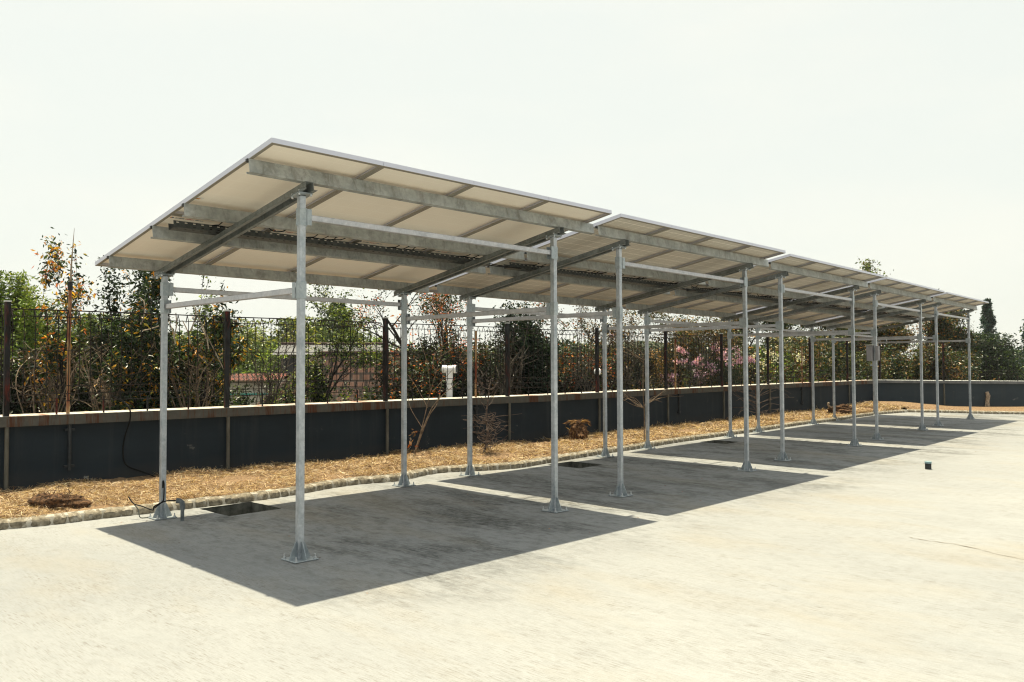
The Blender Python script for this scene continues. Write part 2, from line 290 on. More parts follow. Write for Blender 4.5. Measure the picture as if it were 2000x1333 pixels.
# ------------------------------------------------------------------ mesh builder
class MB:
    def __init__(s): s.v = []; s.f = []; s.mi = []; s.uv = {}
    def add(s, vs, fs, mi=0, uvs=None):
        k = len(s.v); s.v += [tuple(v) for v in vs]
        for i, f in enumerate(fs):
            if uvs is not None: s.uv[len(s.f)] = uvs[i]
            s.f.append(tuple(x + k for x in f)); s.mi.append(mi)
        return s
    def box(s, a, b, mi=0, M=None):
        (x0, y0, z0), (x1, y1, z1) = a, b
        vs = [Vector(p) for p in ((x0, y0, z0), (x1, y0, z0), (x1, y1, z0), (x0, y1, z0), (x0, y0, z1), (x1, y0, z1), (x1, y1, z1), (x0, y1, z1))]
        if M is not None: vs = [M @ p for p in vs]
        return s.add(vs, [(0, 3, 2, 1), (4, 5, 6, 7), (0, 1, 5, 4), (1, 2, 6, 5), (2, 3, 7, 6), (3, 0, 4, 7)], mi)
    def tube(s, pts, radii, n=8, mi=0, cap=True, phase=0.0):
        pts = [Vector(p) for p in pts]
        if isinstance(radii, (int, float)): radii = [radii] * len(pts)
        k0 = len(s.v); up = None
        for i, p in enumerate(pts):
            d = (pts[min(i + 1, len(pts) - 1)] - pts[max(i - 1, 0)])
            if d.length < 1e-9: d = Vector((0, 0, 1))
            d.normalize()
            if up is None: up = Vector((1, 0, 0)) if abs(d.x) < .8 else Vector((0, 1, 0))
            a = d.cross(up).normalized(); b = d.cross(a).normalized(); up = b.cross(d) if False else a.cross(d)
            for j in range(n):
                t = 2 * math.pi * j / n + phase; s.v.append(tuple(p + (a * math.cos(t) + b * math.sin(t)) * radii[i]))
        for i in range(len(pts) - 1):
            for j in range(n):
                q = k0 + i * n; s.f.append((q + j, q + (j + 1) % n, q + n + (j + 1) % n, q + n + j)); s.mi.append(mi)
        if cap:
            s.f.append(tuple(k0 + j for j in range(n))[::-1]); s.mi.append(mi)
            s.f.append(tuple(k0 + (len(pts) - 1) * n + j for j in range(n))); s.mi.append(mi)
        return s
    def prism(s, poly, a, b, axis, M=None, mi=0):      # extrude a 2-D polygon along axis 0/1/2 from a to b
        n = len(poly); vs = []
        for h in (a, b):
            for (p, q) in poly:
                v = {0: (h, p, q), 1: (p, h, q), 2: (p, q, h)}[axis]; vs.append(M @ Vector(v) if M is not None else Vector(v))
        fs = [tuple(range(n))[::-1], tuple(range(n, 2 * n))] + [(i, (i + 1) % n, n + (i + 1) % n, n + i) for i in range(n)]
        return s.add(vs, fs, mi)
    def build(s, name, mats, parent=None, smooth=False, recalc=True):
        me = bpy.data.meshes.new(name); me.from_pydata(s.v, [], s.f)
        if not isinstance(mats, (list, tuple)): mats = [mats]
        for m in mats: me.materials.append(m)
        me.polygons.foreach_set('material_index', s.mi)
        if smooth: me.polygons.foreach_set('use_smooth', [True] * len(s.f))
        if s.uv:
            ul = me.uv_layers.new(name='UVMap')
            for p in me.polygons:
                if p.index in s.uv:
                    for li, c in zip(p.loop_indices, s.uv[p.index]): ul.data[li].uv = c
        if recalc or smooth:
            bm = bmesh.new(); bm.from_mesh(me)
            if recalc: bmesh.ops.recalc_face_normals(bm, faces=bm.faces)
            if smooth:
                for e in bm.edges:
                    if len(e.link_faces) == 2 and e.calc_face_angle(0) > .75: e.smooth = False
            bm.to_mesh(me); bm.free()
        me.update(); o = bpy.data.objects.new(name, me); C.objects.link(o)
        if parent: o.parent = parent
        return o
def bevel(o, w, seg=2):
    m = o.modifiers.new('bevel', 'BEVEL'); m.width = w; m.segments = seg; m.limit_method = 'ANGLE'; m.angle_limit = math.radians(40); return o

def leaf_mesh(name, pos, nrm_bias, size, cols, matl, parent=None, aspect=.42, fold=.25, droop=0.0, dirs=None):
    """pos (N,3), size (N,), cols (N,3): each leaf a folded six-vertex blade"""
    n = len(pos); pos = np.asarray(pos, float)
    if dirs is None:
        d = rng.normal(size=(n, 3)); d[:, 2] = d[:, 2] * .6 - droop
    else: d = np.asarray(dirs, float) + rng.normal(size=(n, 3)) * .15
    d /= np.linalg.norm(d, axis=1)[:, None] + 1e-9
    nn = rng.normal(size=(n, 3)); nn[:, 2] += nrm_bias
    a = np.cross(d, nn); a /= np.linalg.norm(a, axis=1)[:, None] + 1e-9
    up = np.cross(a, d); sz = size[:, None]; w = sz * aspect * .5
    p0 = pos; p1 = pos + d * sz * .45 + a * w; p2 = pos + d * sz; p3 = pos + d * sz * .45 - a * w; pm = pos + d * sz * .45 - up * w * fold * 2
    V = np.stack([p0, p1, p2, p3, pm], 1).reshape(-1, 3)
    b = np.arange(n) * 5
    F = np.stack([np.stack([b, b + 1, b + 2, b + 4], 1), np.stack([b, b + 4, b + 2, b + 3], 1)], 1).reshape(-1, 4)
    return quad_mesh(name, V, F, np.repeat(cols, 2, axis=0), matl, parent)
def quad_mesh(name, V, F, fcol, matl, parent=None):
    me = bpy.data.meshes.new(name); me.vertices.add(len(V)); me.vertices.foreach_set('co', V.astype(np.float32).ravel())
    me.loops.add(F.size); me.loops.foreach_set('vertex_index', F.astype(np.int32).ravel())
    me.polygons.add(len(F)); me.polygons.foreach_set('loop_start', np.arange(0, F.size, F.shape[1], dtype=np.int32))
    me.polygons.foreach_set('loop_total', np.full(len(F), F.shape[1], dtype=np.int32))
    me.update(calc_edges=True)
    at = me.attributes.new('tint', 'FLOAT_COLOR', 'CORNER')
    c4 = np.ones((len(F), 4), np.float32); c4[:, :3] = fcol; at.data.foreach_set('color', np.repeat(c4, F.shape[1], axis=0).ravel())
    me.materials.append(matl); o = bpy.data.objects.new(name, me); C.objects.link(o)
    if parent: o.parent = parent
    return o
def palette(n, cols, weights, jit=.18):
    jit = jit * 1.6
    w = np.array(weights, float); w /= w.sum(); k = rng.choice(len(cols), n, p=w)
    c = np.array(cols)[k] * np.exp(rng.normal(size=(n, 1)) * jit); return np.clip(c, .004, .9)

# ================================================================== SETTING
WALL = [(-10, 4.80), (-.7, 4.70), (1.95, 4.56), (4.6, 4.44), (8.0, 4.22), (12.6, 4.32), (18.2, 4.44), (24.7, 4.25)]
FARW = [(24.7, 4.25), (25.8, 2.2), (26.85, .45), (33.3, -10.2), (47, -33)]
KERB = [(-10, 3.1), (-1.2, 3.0), (-.85, 2.88), (-.38, 2.88), (.06, 2.82), (.54, 2.79), (1.24, 2.72), (1.8, 2.76), (2.4, 2.90), (2.85, 2.90), (3.3, 2.72), (3.9, 2.93), (4.3, 2.95), (4.8, 2.66), (5.3, 2.5), (6.16, 2.6), (7.67, 2.73), (8.8, 2.76), (10.2, 2.88), (12.3, 2.92), (13.5, 2.93), (16.2, 3.05), (18.2, 2.96), (20, 3.1), (21.8, 3.08), (23.2, 2.85), (23.75, 2.0), (24.0, 1.1), (24.6, 0), (31.0, -10.8), (44.5, -33.5)]
PITS = [(.57, 1.17, 2.09, 2.70), (5.93, 6.50, 1.86, 2.47), (10.62, 11.18, 2.08, 2.62)]
def interp(poly, s):
    for (a, b) in zip(poly, poly[1:]):
        if a[0] <= s <= b[0]: t = (s - a[0]) / (b[0] - a[0]); return a[1] + t * (b[1] - a[1])
    return poly[0][1] if s < poly[0][0] else poly[-1][1]

# lot slab with the pits left open
def inside(q, poly):
    r = False; n = len(poly)
    for i in range(n):
        a, b = poly[i], poly[i - 1]
        if (a.y > q.y) != (b.y > q.y) and q.x < (b.x - a.x) * (q.y - a.y) / (b.y - a.y) + a.x: r = not r
    return r
def lot():
    outer = [(-10, -33)] + [(-10, 4.8)] + WALL[1:] + FARW[1:]
    pts = [Vector(p) for p in outer]; edges = [(i, (i + 1) % len(outer)) for i in range(len(outer))]
    holes = []
    for (a, b, c, d) in PITS:
        k = len(pts); ring = []
        for (x, y) in ((a, c), (b, c), (b, d), (a, d)): ring.append(Vector((x, y)))
        # ragged edge
        rr = []
        for i in range(4):
            p, q = ring[i], ring[(i + 1) % 4]; nrm = Vector((-(q - p).y, (q - p).x)).normalized()
            for j in range(8):
                t = j / 8; rr.append(p.lerp(q, t) + nrm * (random.uniform(-.006, .006) if j else 0))
        holes.append(rr); pts += rr; edges += [(k + i, k + (i + 1) % 32) for i in range(32)]
    vs, es, fs, _, _, _ = geometry.delaunay_2d_cdt(pts, edges, [], 1, 1e-5)
    mb = MB(); keep = []
    for f in fs:
        c = sum((vs[i] for i in f), Vector((0, 0))) / len(f)
        if any(inside(c, h_) for h_ in holes): continue
        keep.append(tuple(f))
    mb.add([W(v.x, v.y) for v in vs], keep)
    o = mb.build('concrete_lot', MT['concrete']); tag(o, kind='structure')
    for p in o.data.polygons:
        if p.normal.z < 0: p.flip()
lot()
for i, (a, b, c, d) in enumerate(PITS):
    mb = MB(); Dp = -.42
    ring = [(a - .012, c - .012), (b + .012, c - .012), (b + .012, d + .012), (a - .012, d + .012)]
    top = [W(x, y, -.004) for x, y in ring]; bot = [W(x, y, Dp) for x, y in ring]
    mb.add(top + bot, [(0, 1, 5, 4), (1, 2, 6, 5), (2, 3, 7, 6), (3, 0, 4, 7), (4, 5, 6, 7)])
    o = mb.build('drain_pit', MT['pit'], recalc=False)
    o['label'] = ['open rectangular drain pit beside the nearest back post', 'open drain pit behind the second canopy holding a small dry root', 'open drain pit by the kerb under the third canopy'][i]; o['category'] = 'drain pit'; o['group'] = 'open drain pits along the kerb'
# outer ground, one big sheet lower than the lot, and wooded hills
mb = MB(); n = 60; R = 900
vs = []
for i in range(n + 1):
    for j in range(n + 1):
        x = -R + 2 * R * i / n; y = -R * .3 + 2 * R * j / n; vs.append((x, y, -3.3 + (0 if math.hypot(x, y) < 60 else 2.0 * math.sin(x * .011) * math.cos(y * .009) - 2)))
mb.add(vs, [(i * (n + 1) + j, (i + 1) * (n + 1) + j, (i + 1) * (n + 1) + j + 1, i * (n + 1) + j + 1) for i in range(n) for j in range(n)])
tag(mb.build('outer_ground', MT['outer'], smooth=True), kind='structure')
def hillmesh(name, cx, cy, w, dpt, h, seed):
    r = random.Random(seed); vs = []; nx, ny = 90, 24; ph = [r.uniform(0, 6.28) for _ in range(8)]
    for i in range(nx + 1):
        for j in range(ny + 1):
            a, b = i / nx * 2 - 1, j / ny * 2 - 1
            z = h * max(0, 1 - abs(a) ** 2.2) * max(0, 1 - b * b) * (1 + .18 * math.sin(a * 7 + ph[0]) + .12 * math.sin(a * 17 + ph[1] + b * 3)) + r.uniform(0, h * .05) * (1 - b * b)
            vs.append((cx + a * w, cy + b * dpt, -6 + z))
    m = MB(); m.add(vs, [(i * (ny + 1) + j, (i + 1) * (ny + 1) + j, (i + 1) * (ny + 1) + j + 1, i * (ny + 1) + j + 1) for i in range(nx) for j in range(ny)])
    return tag(m.build(name, MT['hill'], smooth=True), kind='structure')
c = far(560, 330); hillmesh('hill', c.x, c.y, 110, 60, 19, 1)
c = far(1150, 420); hillmesh('hill', c.x, c.y, 170, 60, 17, 2)
c = far(-100, 380); hillmesh('hill', c.x, c.y, 130, 60, 18, 3)

# ------------------------------------------------------------------ boundary walls
H = .92
def wall_run(poly, name, label, coping, cap_h=.115, cap_w=.42, out=.07, height=H, face=None):
    root = empty(name, W(*poly[0])); inv = Matrix.Translation(-Vector(root.location))
    def off(poly, dd):
        res = []
        for i, p in enumerate(poly):
            a = Vector(poly[max(i - 1, 0)]); b = Vector(poly[min(i + 1, len(poly) - 1)]); d = (b - a).normalized(); res.append((p[0] - d.y * dd, p[1] + d.x * dd))
        return res
    def strip(mb, A, B, hA, hB):
        L = 0
        for i in range(len(A) - 1):
            l = math.dist(A[i], A[i + 1])
            q = [inv @ W(*A[i], hA), inv @ W(*A[i + 1], hA), inv @ W(*B[i + 1], hB), inv @ W(*B[i], hB)]
            wv = math.dist(q[0], q[3]); mb.add(q, [(0, 1, 2, 3)], 0, [((L, hA), (L + l, hA), (L + l, hA + wv), (L, hA + wv))]); L += l
    f0 = off(poly, 0.0 + out); b0 = off(poly, cap_w - .05)
    m = MB(); strip(m, f0, f0, -.3, height - cap_h + .0); strip(m, b0, b0, -3.6, height - cap_h); strip(m, f0, b0, height - cap_h, height - cap_h)
    m.build('wall_face', MT['wall'] if coping is MT['coping'] else MT['farwall'], root, recalc=False)
    c0 = off(poly, 0); c1 = off(poly, cap_w); m = MB()
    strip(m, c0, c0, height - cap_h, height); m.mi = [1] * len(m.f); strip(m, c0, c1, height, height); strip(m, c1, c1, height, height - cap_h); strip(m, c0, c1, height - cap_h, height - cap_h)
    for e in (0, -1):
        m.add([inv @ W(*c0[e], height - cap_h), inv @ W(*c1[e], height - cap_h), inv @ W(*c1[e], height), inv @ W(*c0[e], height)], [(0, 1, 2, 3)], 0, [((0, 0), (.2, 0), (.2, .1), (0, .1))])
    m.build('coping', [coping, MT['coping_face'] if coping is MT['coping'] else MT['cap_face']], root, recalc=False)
    tag(root, label, 'wall'); return root
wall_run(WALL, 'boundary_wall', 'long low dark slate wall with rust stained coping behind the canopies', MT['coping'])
wall_run([(p[0] + .002, p[1]) for p in FARW], 'boundary_wall', 'far dark blue grey wall with pale smooth coping at the end of the lot', MT['conc_cap'], cap_h=.09)

# ------------------------------------------------------------------ planted bank with straw
def bank_h(s, c, k, w):
    t = (c - k) / max(w - k, .1)
    b = .075 + .035 * t + .022 * math.sin(s * 2.1) * math.sin(c * 3 + s) + .018 * math.sin(s * 5.3 + 1) * math.sin(c * 6)
    b += .13 * math.exp(-((s - 23.6) / 1.5) ** 2) * math.exp(-((c - 3.7) / .9) ** 2)
    return b
def far_kerb_dist(s, c): return 0
def bank():
    m = MB(); ns, nc = 420, 14; vs = []
    for i in range(ns + 1):
        s = -10 + 33.2 * i / ns; k = interp(KERB[:26], s) + .10; w = interp(WALL, s) + .06
        for j in range(nc + 1):
            c = k + (w - k) * j / nc; vs.append(W(s, c, bank_h(s, c, k, w) + random.uniform(-.008, .012) if j else .055))
    m.add(vs, [(i * (nc + 1) + j, (i + 1) * (nc + 1) + j, (i + 1) * (nc + 1) + j + 1, i * (nc + 1) + j + 1) for i in range(ns) for j in range(nc)])
    # strip in front of the far wall
    A = KERB[25:]; B = [(23.2, 4.34), (24.72, 4.30), (25.2, 3.45), (25.85, 2.2), (26.85, .5), (33.3, -10.1), (47, -32.9)]
    A2 = [A[0], A[1], A[2], A[3], A[4], A[5]] if len(A) >= 6 else A
    vs = []; nn = 120
    def along(P, t):
        L = [0]
        for a, b in zip(P, P[1:]): L.append(L[-1] + math.dist(a, b))
        x = t * L[-1]
        for i in range(len(P) - 1):
            if x <= L[i + 1] + 1e-9: u = (x - L[i]) / (L[i + 1] - L[i]); return (P[i][0] + u * (P[i + 1][0] - P[i][0]), P[i][1] + u * (P[i + 1][1] - P[i][1]))
        return P[-1]
    for i in range(nn + 1):
        t = (i / nn) ** 2.0; a = along(A, t); b = along(B, t if t > .06 else t)
        for j in range(9):
            u = j / 8; s = a[0] + (b[0] - a[0]) * u + .1 * (1 - u); c = a[1] + (b[1] - a[1]) * u
            h = .07 + .05 * u + .02 * math.sin(c * 2 + s) + .16 * math.exp(-((s - 24.0) / 1.4) ** 2 - ((c - 3.4) / 1.2) ** 2) + random.uniform(-.005, .01)
            vs.append(W(s, c, h if j else .05))
    m.add(vs, [(i * 9 + j, (i + 1) * 9 + j, (i + 1) * 9 + j + 1, i * 9 + j + 1) for i in range(nn) for j in range(8)])
    tag(m.build('planting_soil', MT['soil'], smooth=True), kind='structure')
bank()
def straw():
    n = 80000; s = np.empty(0)
    u = rng.random(n); s = -2.2 + 25.6 * u ** 1.7; t = rng.random(n)
    k = np.array([interp(KERB[:26], x) for x in s]) + .07; w = np.array([interp(WALL, x) for x in s]) + .05
    c = k + (w - k) * t
    keepm = (np.sin(s * 1.9 + c * 2.7 + 1) + np.sin(s * 4.3 - c * 3.1) * .8 + np.sin(c * 7 + s * .7) * .4) < .45 + rng.random(n) * 1.1
    clump = np.sin(s * 3.1 + c * 2) + np.sin(s * 7.7 - c * 5) * .7 + np.sin(c * 11 + s * 2) * .5
    h = np.array([bank_h(a, b, kk, ww) for a, b, kk, ww in zip(s, c, k, w)]) + rng.random(n) * .03 * (1 + .8 * clump.clip(-1, 1)) + .004
    P = np.empty((n, 3)); P[:, 0] = X0 + s * CA - c * SA; P[:, 1] = Y0 + s * SA + c * CA; P[:, 2] = .0048 * s + .0125 * c + h
    d = rng.normal(size=(n, 3)); d[:, 2] *= .22; up = rng.random(n) < .06; d[up, 2] = np.abs(rng.normal(size=up.sum())) * .9 + .2
    d /= np.linalg.norm(d, axis=1)[:, None]; L = (.05 + .09 * rng.random(n))[:, None] * (1 + .03 * s[:, None].clip(0)); wd_ = (.0028 + .0022 * rng.random(n))[:, None] * (1 + .07 * s[:, None].clip(0))
    a = np.cross(d, rng.normal(size=(n, 3)) * .5 + [0, 0, 1]); a /= np.linalg.norm(a, axis=1)[:, None]
    mid = P + np.cross(a, d) * L * rng.normal(size=(n, 1)) * .12
    V = np.stack([P - d * L / 2 - a * wd_ / 2, P - d * L / 2 + a * wd_ / 2, mid + a * wd_ / 2, mid - a * wd_ / 2, P + d * L / 2 + a * wd_ / 3, P + d * L / 2 - a * wd_ / 3], 1).reshape(-1, 3)
    V[:, 2] = np.maximum(V[:, 2], .02)
    V = V.reshape(n, 6, 3)[keepm].reshape(-1, 3); n = int(keepm.sum())
    b = np.arange(n) * 6; F = np.stack([np.stack([b, b + 1, b + 2, b + 3], 1), np.stack([b + 3, b + 2, b + 4, b + 5], 1)], 1).reshape(-1, 4)
    cols = palette(n, [(.44, .335, .20), (.34, .235, .13), (.58, .485, .34), (.19, .115, .06), (.09, .052, .03)], [4, 4, 2, 3, 2], .15)
    tag(quad_mesh('straw_mulch', V, F, np.repeat(cols, 2, axis=0), MT['straw']), 'loose golden straw spread between the kerb and the wall', 'straw', kind='stuff')
straw()

# ------------------------------------------------------------------ stone kerb
def kerb(poly, label, s_from, near):
    root = empty('stone_kerb', W(*poly[0])); inv = Matrix.Translation(-Vector(root.location))
    pts = []; 
    for a, b in zip(poly, poly[1:]):
        L = math.dist(a, b); nseg = max(1, int(L / .1))
        for i in range(nseg): t = i / nseg; pts.append((a[0] + (b[0] - a[0]) * t, a[1] + (b[1] - a[1]) * t))
    pts.append(poly[-1])
    mo = MB(); st = MB(); prof = [(-.012, -.02), (-.004, .045), (.016, .074), (.10, .082), (.15, .06), (.15, -.02)]
    # smooth the line so stones follow gently
    P = [Vector(p) for p in pts]
    for _ in range(3): P = [P[0]] + [(P[i - 1] + P[i] * 2 + P[i + 1]) / 4 for i in range(1, len(P) - 1)] + [P[-1]]
    vs = []
    for i, p in enumerate(P):
        d = (P[min(i + 1, len(P) - 1)] - P[max(i - 1, 0)]).normalized(); nrm = Vector((-d.y, d.x))
        for (o, h) in prof:
            q = p + nrm * (o + random.uniform(-.006, .006)); vs.append(inv @ W(q.x, q.y, h + random.uniform(-.005, .005)))
    k = len(prof); mo.add(vs, [(i * k + j, (i + 1) * k + j, (i + 1) * k + j + 1, i * k + j + 1) for i in range(len(P) - 1) for j in range(k - 1)])
    mo.build('mortar_bed', MT['mortar'], root, smooth=True)
    i = 0
    acc = 0.0; L = [0]
    for a, b in zip(P, P[1:]): L.append(L[-1] + (b - a).length)
    def at(x):
        for j in range(len(P) - 1):
            if x <= L[j + 1]: t = (x - L[j]) / max(L[j + 1] - L[j], 1e-6); return P[j].lerp(P[j + 1], t), (P[j + 1] - P[j]).normalized()
        return P[-1], (P[-1] - P[-2]).normalized()
    x = .03
    while x < L[-1] - .2:
        l = random.uniform(.10, .22); lean = random.uniform(-.02, .02)
        nx, nz_ = 6, 4; vs = []
        for a in range(nx + 1):
            p, d = at(x + l * a / nx); nrm = Vector((-d.y, d.x)); e = 1 - abs(a / nx * 2 - 1) ** 6
            for b, (o, h) in enumerate([(-.012, -.012), (-.022, .018), (-.017, .058), (.012, .080), (.09, .086), (.13, .06)]):
                q = p + nrm * (o + (1 - e) * .014 + random.uniform(-.005, .005)) + d * lean * b * .3
                vs.append(inv @ W(q.x, q.y, h * (.93 + .07 * e) + random.uniform(-.005, .005)))
        st.add(vs, [(a * 6 + b, (a + 1) * 6 + b, (a + 1) * 6 + b + 1, a * 6 + b + 1) for a in range(nx) for b in range(5)])
        x += l + random.uniform(.008, .028)
    st.build('stone_row', MT['stone'], root, smooth=True)
    tag(root, label, 'kerb')
kerb(KERB[:26], 'rough stone and mortar kerb edging the straw bed behind the canopies', 0, True)
kerb(KERB[25:], 'pale stone kerb along the foot of the far wall', 0, False)

# ================================================================== SOLAR CANOPIES
D, B, HF, HB = 3.0174, 2.4761, 2.8686, 2.4246
TH = math.atan((HB - HF) / B); PM = Matrix.Translation((0, 0, HF)) @ Matrix.Rotation(TH, 4, 'X')
CT = math.cos(TH)
QF, QB = -.431, 2.966
PW = .131  # unused spare
def post(root, X, Y, top, front, left):
    z0 = gz(X, Y) ; S = .0255
    pe = empty('post', (X, Y, 0), 0, root)
    m = MB(); m.box((-S, -S, z0 + .008), (S, S, top - .012)); o = bevel(m.build('shaft', MT['galv'], pe), .004)
    m = MB(); m.box((-.024, -.024, top - .014), (.024, .024, top + .004)); m.build('rubber_plug', MT['rubber'], pe)
    m = MB(); m.box((-.105, -.105, z0 + .001), (.105, .105, z0 + .011)); bevel(m.build('base_plate', MT['plate'], pe), .003, 1)
    for k in range(4):
        R = Matrix.Rotation(k * math.pi / 2, 4, 'Z') @ Matrix.Translation((0, 0, z0 + .011))
        m = MB(); m.prism([(S, 0), (S + .068, 0), (S + .068, .010), (S + .016, .128), (S + .002, .132), (S, .132)], -.003, .003, 1, R); m.build('gusset', MT['plate'], pe)
    for (a, b) in ((1, 1), (1, -1), (-1, 1), (-1, -1)):
        m = MB(); x, y = a * .084, b * .084
        m.tube([(x, y, z0 + .011), (x, y, z0 + .024)], .012, 6); m.tube([(x, y, z0 + .022), (x, y, z0 + .046)], .0065, 8); m.build('anchor_bolt', MT['bolt'], pe)
    # tilted cap plate with four bolts
    q = Y / CT; MQ = PM @ Matrix.Translation((X, q, 0))
    m = MB(); m.box((-.062, -.062, -.012), (.062, .062, -.001), 0, MQ); MI = Matrix.Translation((-X, -Y, 0))
    m.v = [tuple(MI @ Vector(v)) for v in m.v]; m.build('cap_plate', MT['plate'], pe)
    for (a, b) in ((1, 1), (1, -1), (-1, 1), (-1, -1)):
        m = MB(); x, y = a * .052, b * .052
        m.tube([MI @ MQ @ Vector((x, y, -.026)), MI @ MQ @ Vector((x, y, -.012))], .009, 6); m.tube([MI @ MQ @ Vector((x, y, .002)), MI @ MQ @ Vector((x, y, .014))], .0085, 6); m.build('cap_bolt', MT['bolt'], pe)
    return pe
def make_canopy(grid):
    root = empty('solar_canopy', (0, 0, 0)); sheet = MT['sheet_grid' if grid else 'sheet_plain']
    for (X, Y, top, fr, lf) in ((0, 0, HF, 1, 1), (D, 0, HF, 1, 0), (0, B, HB, 0, 1), (D, B, HB, 0, 0)): post(root, X, Y, top, fr, lf)
    # rafters: hat sections open below
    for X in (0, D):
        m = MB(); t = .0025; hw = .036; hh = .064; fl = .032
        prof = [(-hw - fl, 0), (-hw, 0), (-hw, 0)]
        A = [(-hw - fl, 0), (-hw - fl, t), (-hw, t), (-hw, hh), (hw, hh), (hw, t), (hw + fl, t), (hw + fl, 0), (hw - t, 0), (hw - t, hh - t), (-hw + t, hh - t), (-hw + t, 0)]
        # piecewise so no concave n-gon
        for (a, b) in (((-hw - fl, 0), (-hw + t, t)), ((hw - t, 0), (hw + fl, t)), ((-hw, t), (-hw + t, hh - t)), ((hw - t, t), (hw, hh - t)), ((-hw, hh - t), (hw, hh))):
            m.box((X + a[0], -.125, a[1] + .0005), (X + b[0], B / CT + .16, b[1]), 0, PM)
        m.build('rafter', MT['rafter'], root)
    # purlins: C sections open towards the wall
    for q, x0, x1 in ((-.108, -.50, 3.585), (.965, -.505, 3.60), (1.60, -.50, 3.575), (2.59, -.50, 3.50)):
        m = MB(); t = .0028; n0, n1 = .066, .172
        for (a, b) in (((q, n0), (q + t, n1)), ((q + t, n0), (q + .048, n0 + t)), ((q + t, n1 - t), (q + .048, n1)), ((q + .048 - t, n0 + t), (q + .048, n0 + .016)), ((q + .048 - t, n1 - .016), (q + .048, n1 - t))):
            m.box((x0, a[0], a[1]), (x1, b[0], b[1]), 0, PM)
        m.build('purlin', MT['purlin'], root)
        for X in (-.49,):   # end clamp under the panel frame
            m = MB(); m.box((X - .020, q + .004, n1 - .022), (X - .0025, q + .030, n1 + .0), 0, PM); m.build('end_clamp', MT['rubber'], root)
    # ties: square tube between posts
    t = .024
    def tie(a, b, name='tie_beam'):
        m = MB(); m.box(a, b); bevel(m.build(name, MT['tie'], root), .004, 1)
    tie((.034, -t, 2.69 - t), (D - .034, t, 2.69 + t)); tie((.034, B - t, 2.285 - t), (D - .034, B + t, 2.285 + t))
    for X in (0, D): tie((X - t, .034, 2.11 - t), (X + t, B - .034, 2.11 + t))
    def clamp(X, Y, z, dx, dy):
        m = MB(); w = .0305; h = .068
        m.box((X - w, Y - w, z - h), (X + w, Y - w + .004, z + h)); m.box((X - w, Y + w - .004, z - h), (X + w, Y + w, z + h))
        m.box((X - w, Y - w + .004, z - h), (X - w + .004, Y + w - .004, z + h)); m.box((X + w - .004, Y - w + .004, z - h), (X + w, Y + w - .004, z + h))
        # ears
        if dx: m.box((X + dx * w, Y - .036, z - h + .004), (X + dx * (w + .042), Y - .032, z + h - .004)); m.box((X + dx * w, Y + .032, z - h + .004), (X + dx * (w + .042), Y + .036, z + h - .004))
        if dy: m.box((X - .036, Y + dy * w, z - h + .004), (X - .032, Y + dy * (w + .042), z + h - .004)); m.box((X + .032, Y + dy * w, z - h + .004), (X + .036, Y + dy * (w + .042), z + h - .004))
        m.build('tie_bracket', MT['plate'], root)
    clamp(0, 0, 2.69, 1, 0); clamp(D, 0, 2.69, -1, 0); clamp(0, B, 2.285, 1, 0); clamp(D, B, 2.285, -1, 0)
    for X in (0, D): clamp(X, 0, 2.11, 0, 1); clamp(X, B, 2.11, 0, -1)
    # perforated cable tray: U channel, front web with two rows of slots
    m = MB(); x0, x1, q = -.435, 3.42, 1.325; n0, n1 = .085, .145; pitch = .075; nx = int((x1 - x0) / pitch)
    def P(x, y, n): return PM @ Vector((x, y, n))
    for i in range(nx):
        a = x0 + i * pitch; xs = [a, a + .026, a + .050, a + pitch]; ns = [n0, n0 + .012, n0 + .021, n0 + .041, n0 + .050, n1]
        for j in range(3):
            for k in range(5):
                if j == 1 and k in (1, 3): continue
                m.add([P(xs[j], q, ns[k]), P(xs[j + 1], q, ns[k]), P(xs[j + 1], q, ns[k + 1]), P(xs[j], q, ns[k + 1])], [(0, 1, 2, 3)])
        ys = [q, q + .02, q + .034, q + .08, q + .1]
        for j in range(3):
            for k in range(4):
                if j == 1 and k == 1: continue
                m.add([P(xs[j], ys[k], n0), P(xs[j + 1], ys[k], n0), P(xs[j + 1], ys[k + 1], n0), P(xs[j], ys[k + 1], n0)], [(0, 1, 2, 3)])
        m.add([P(a, q + .1, n0), P(a + pitch, q + .1, n0), P(a + pitch, q + .1, n1), P(a, q + .1, n1)], [(0, 1, 2, 3)])
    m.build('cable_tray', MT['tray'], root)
    m = MB()
    for k in range(3): m.tube([P(x0 + .08 + (x1 - x0 + .45) * i / 14, q + .03 + .02 * k, n0 + .016 + .010 * math.sin(i * 1.7 + k * 2)) for i in range(15)], .0055, 6)
    m.build('tray_cable', MT['cable'], root)
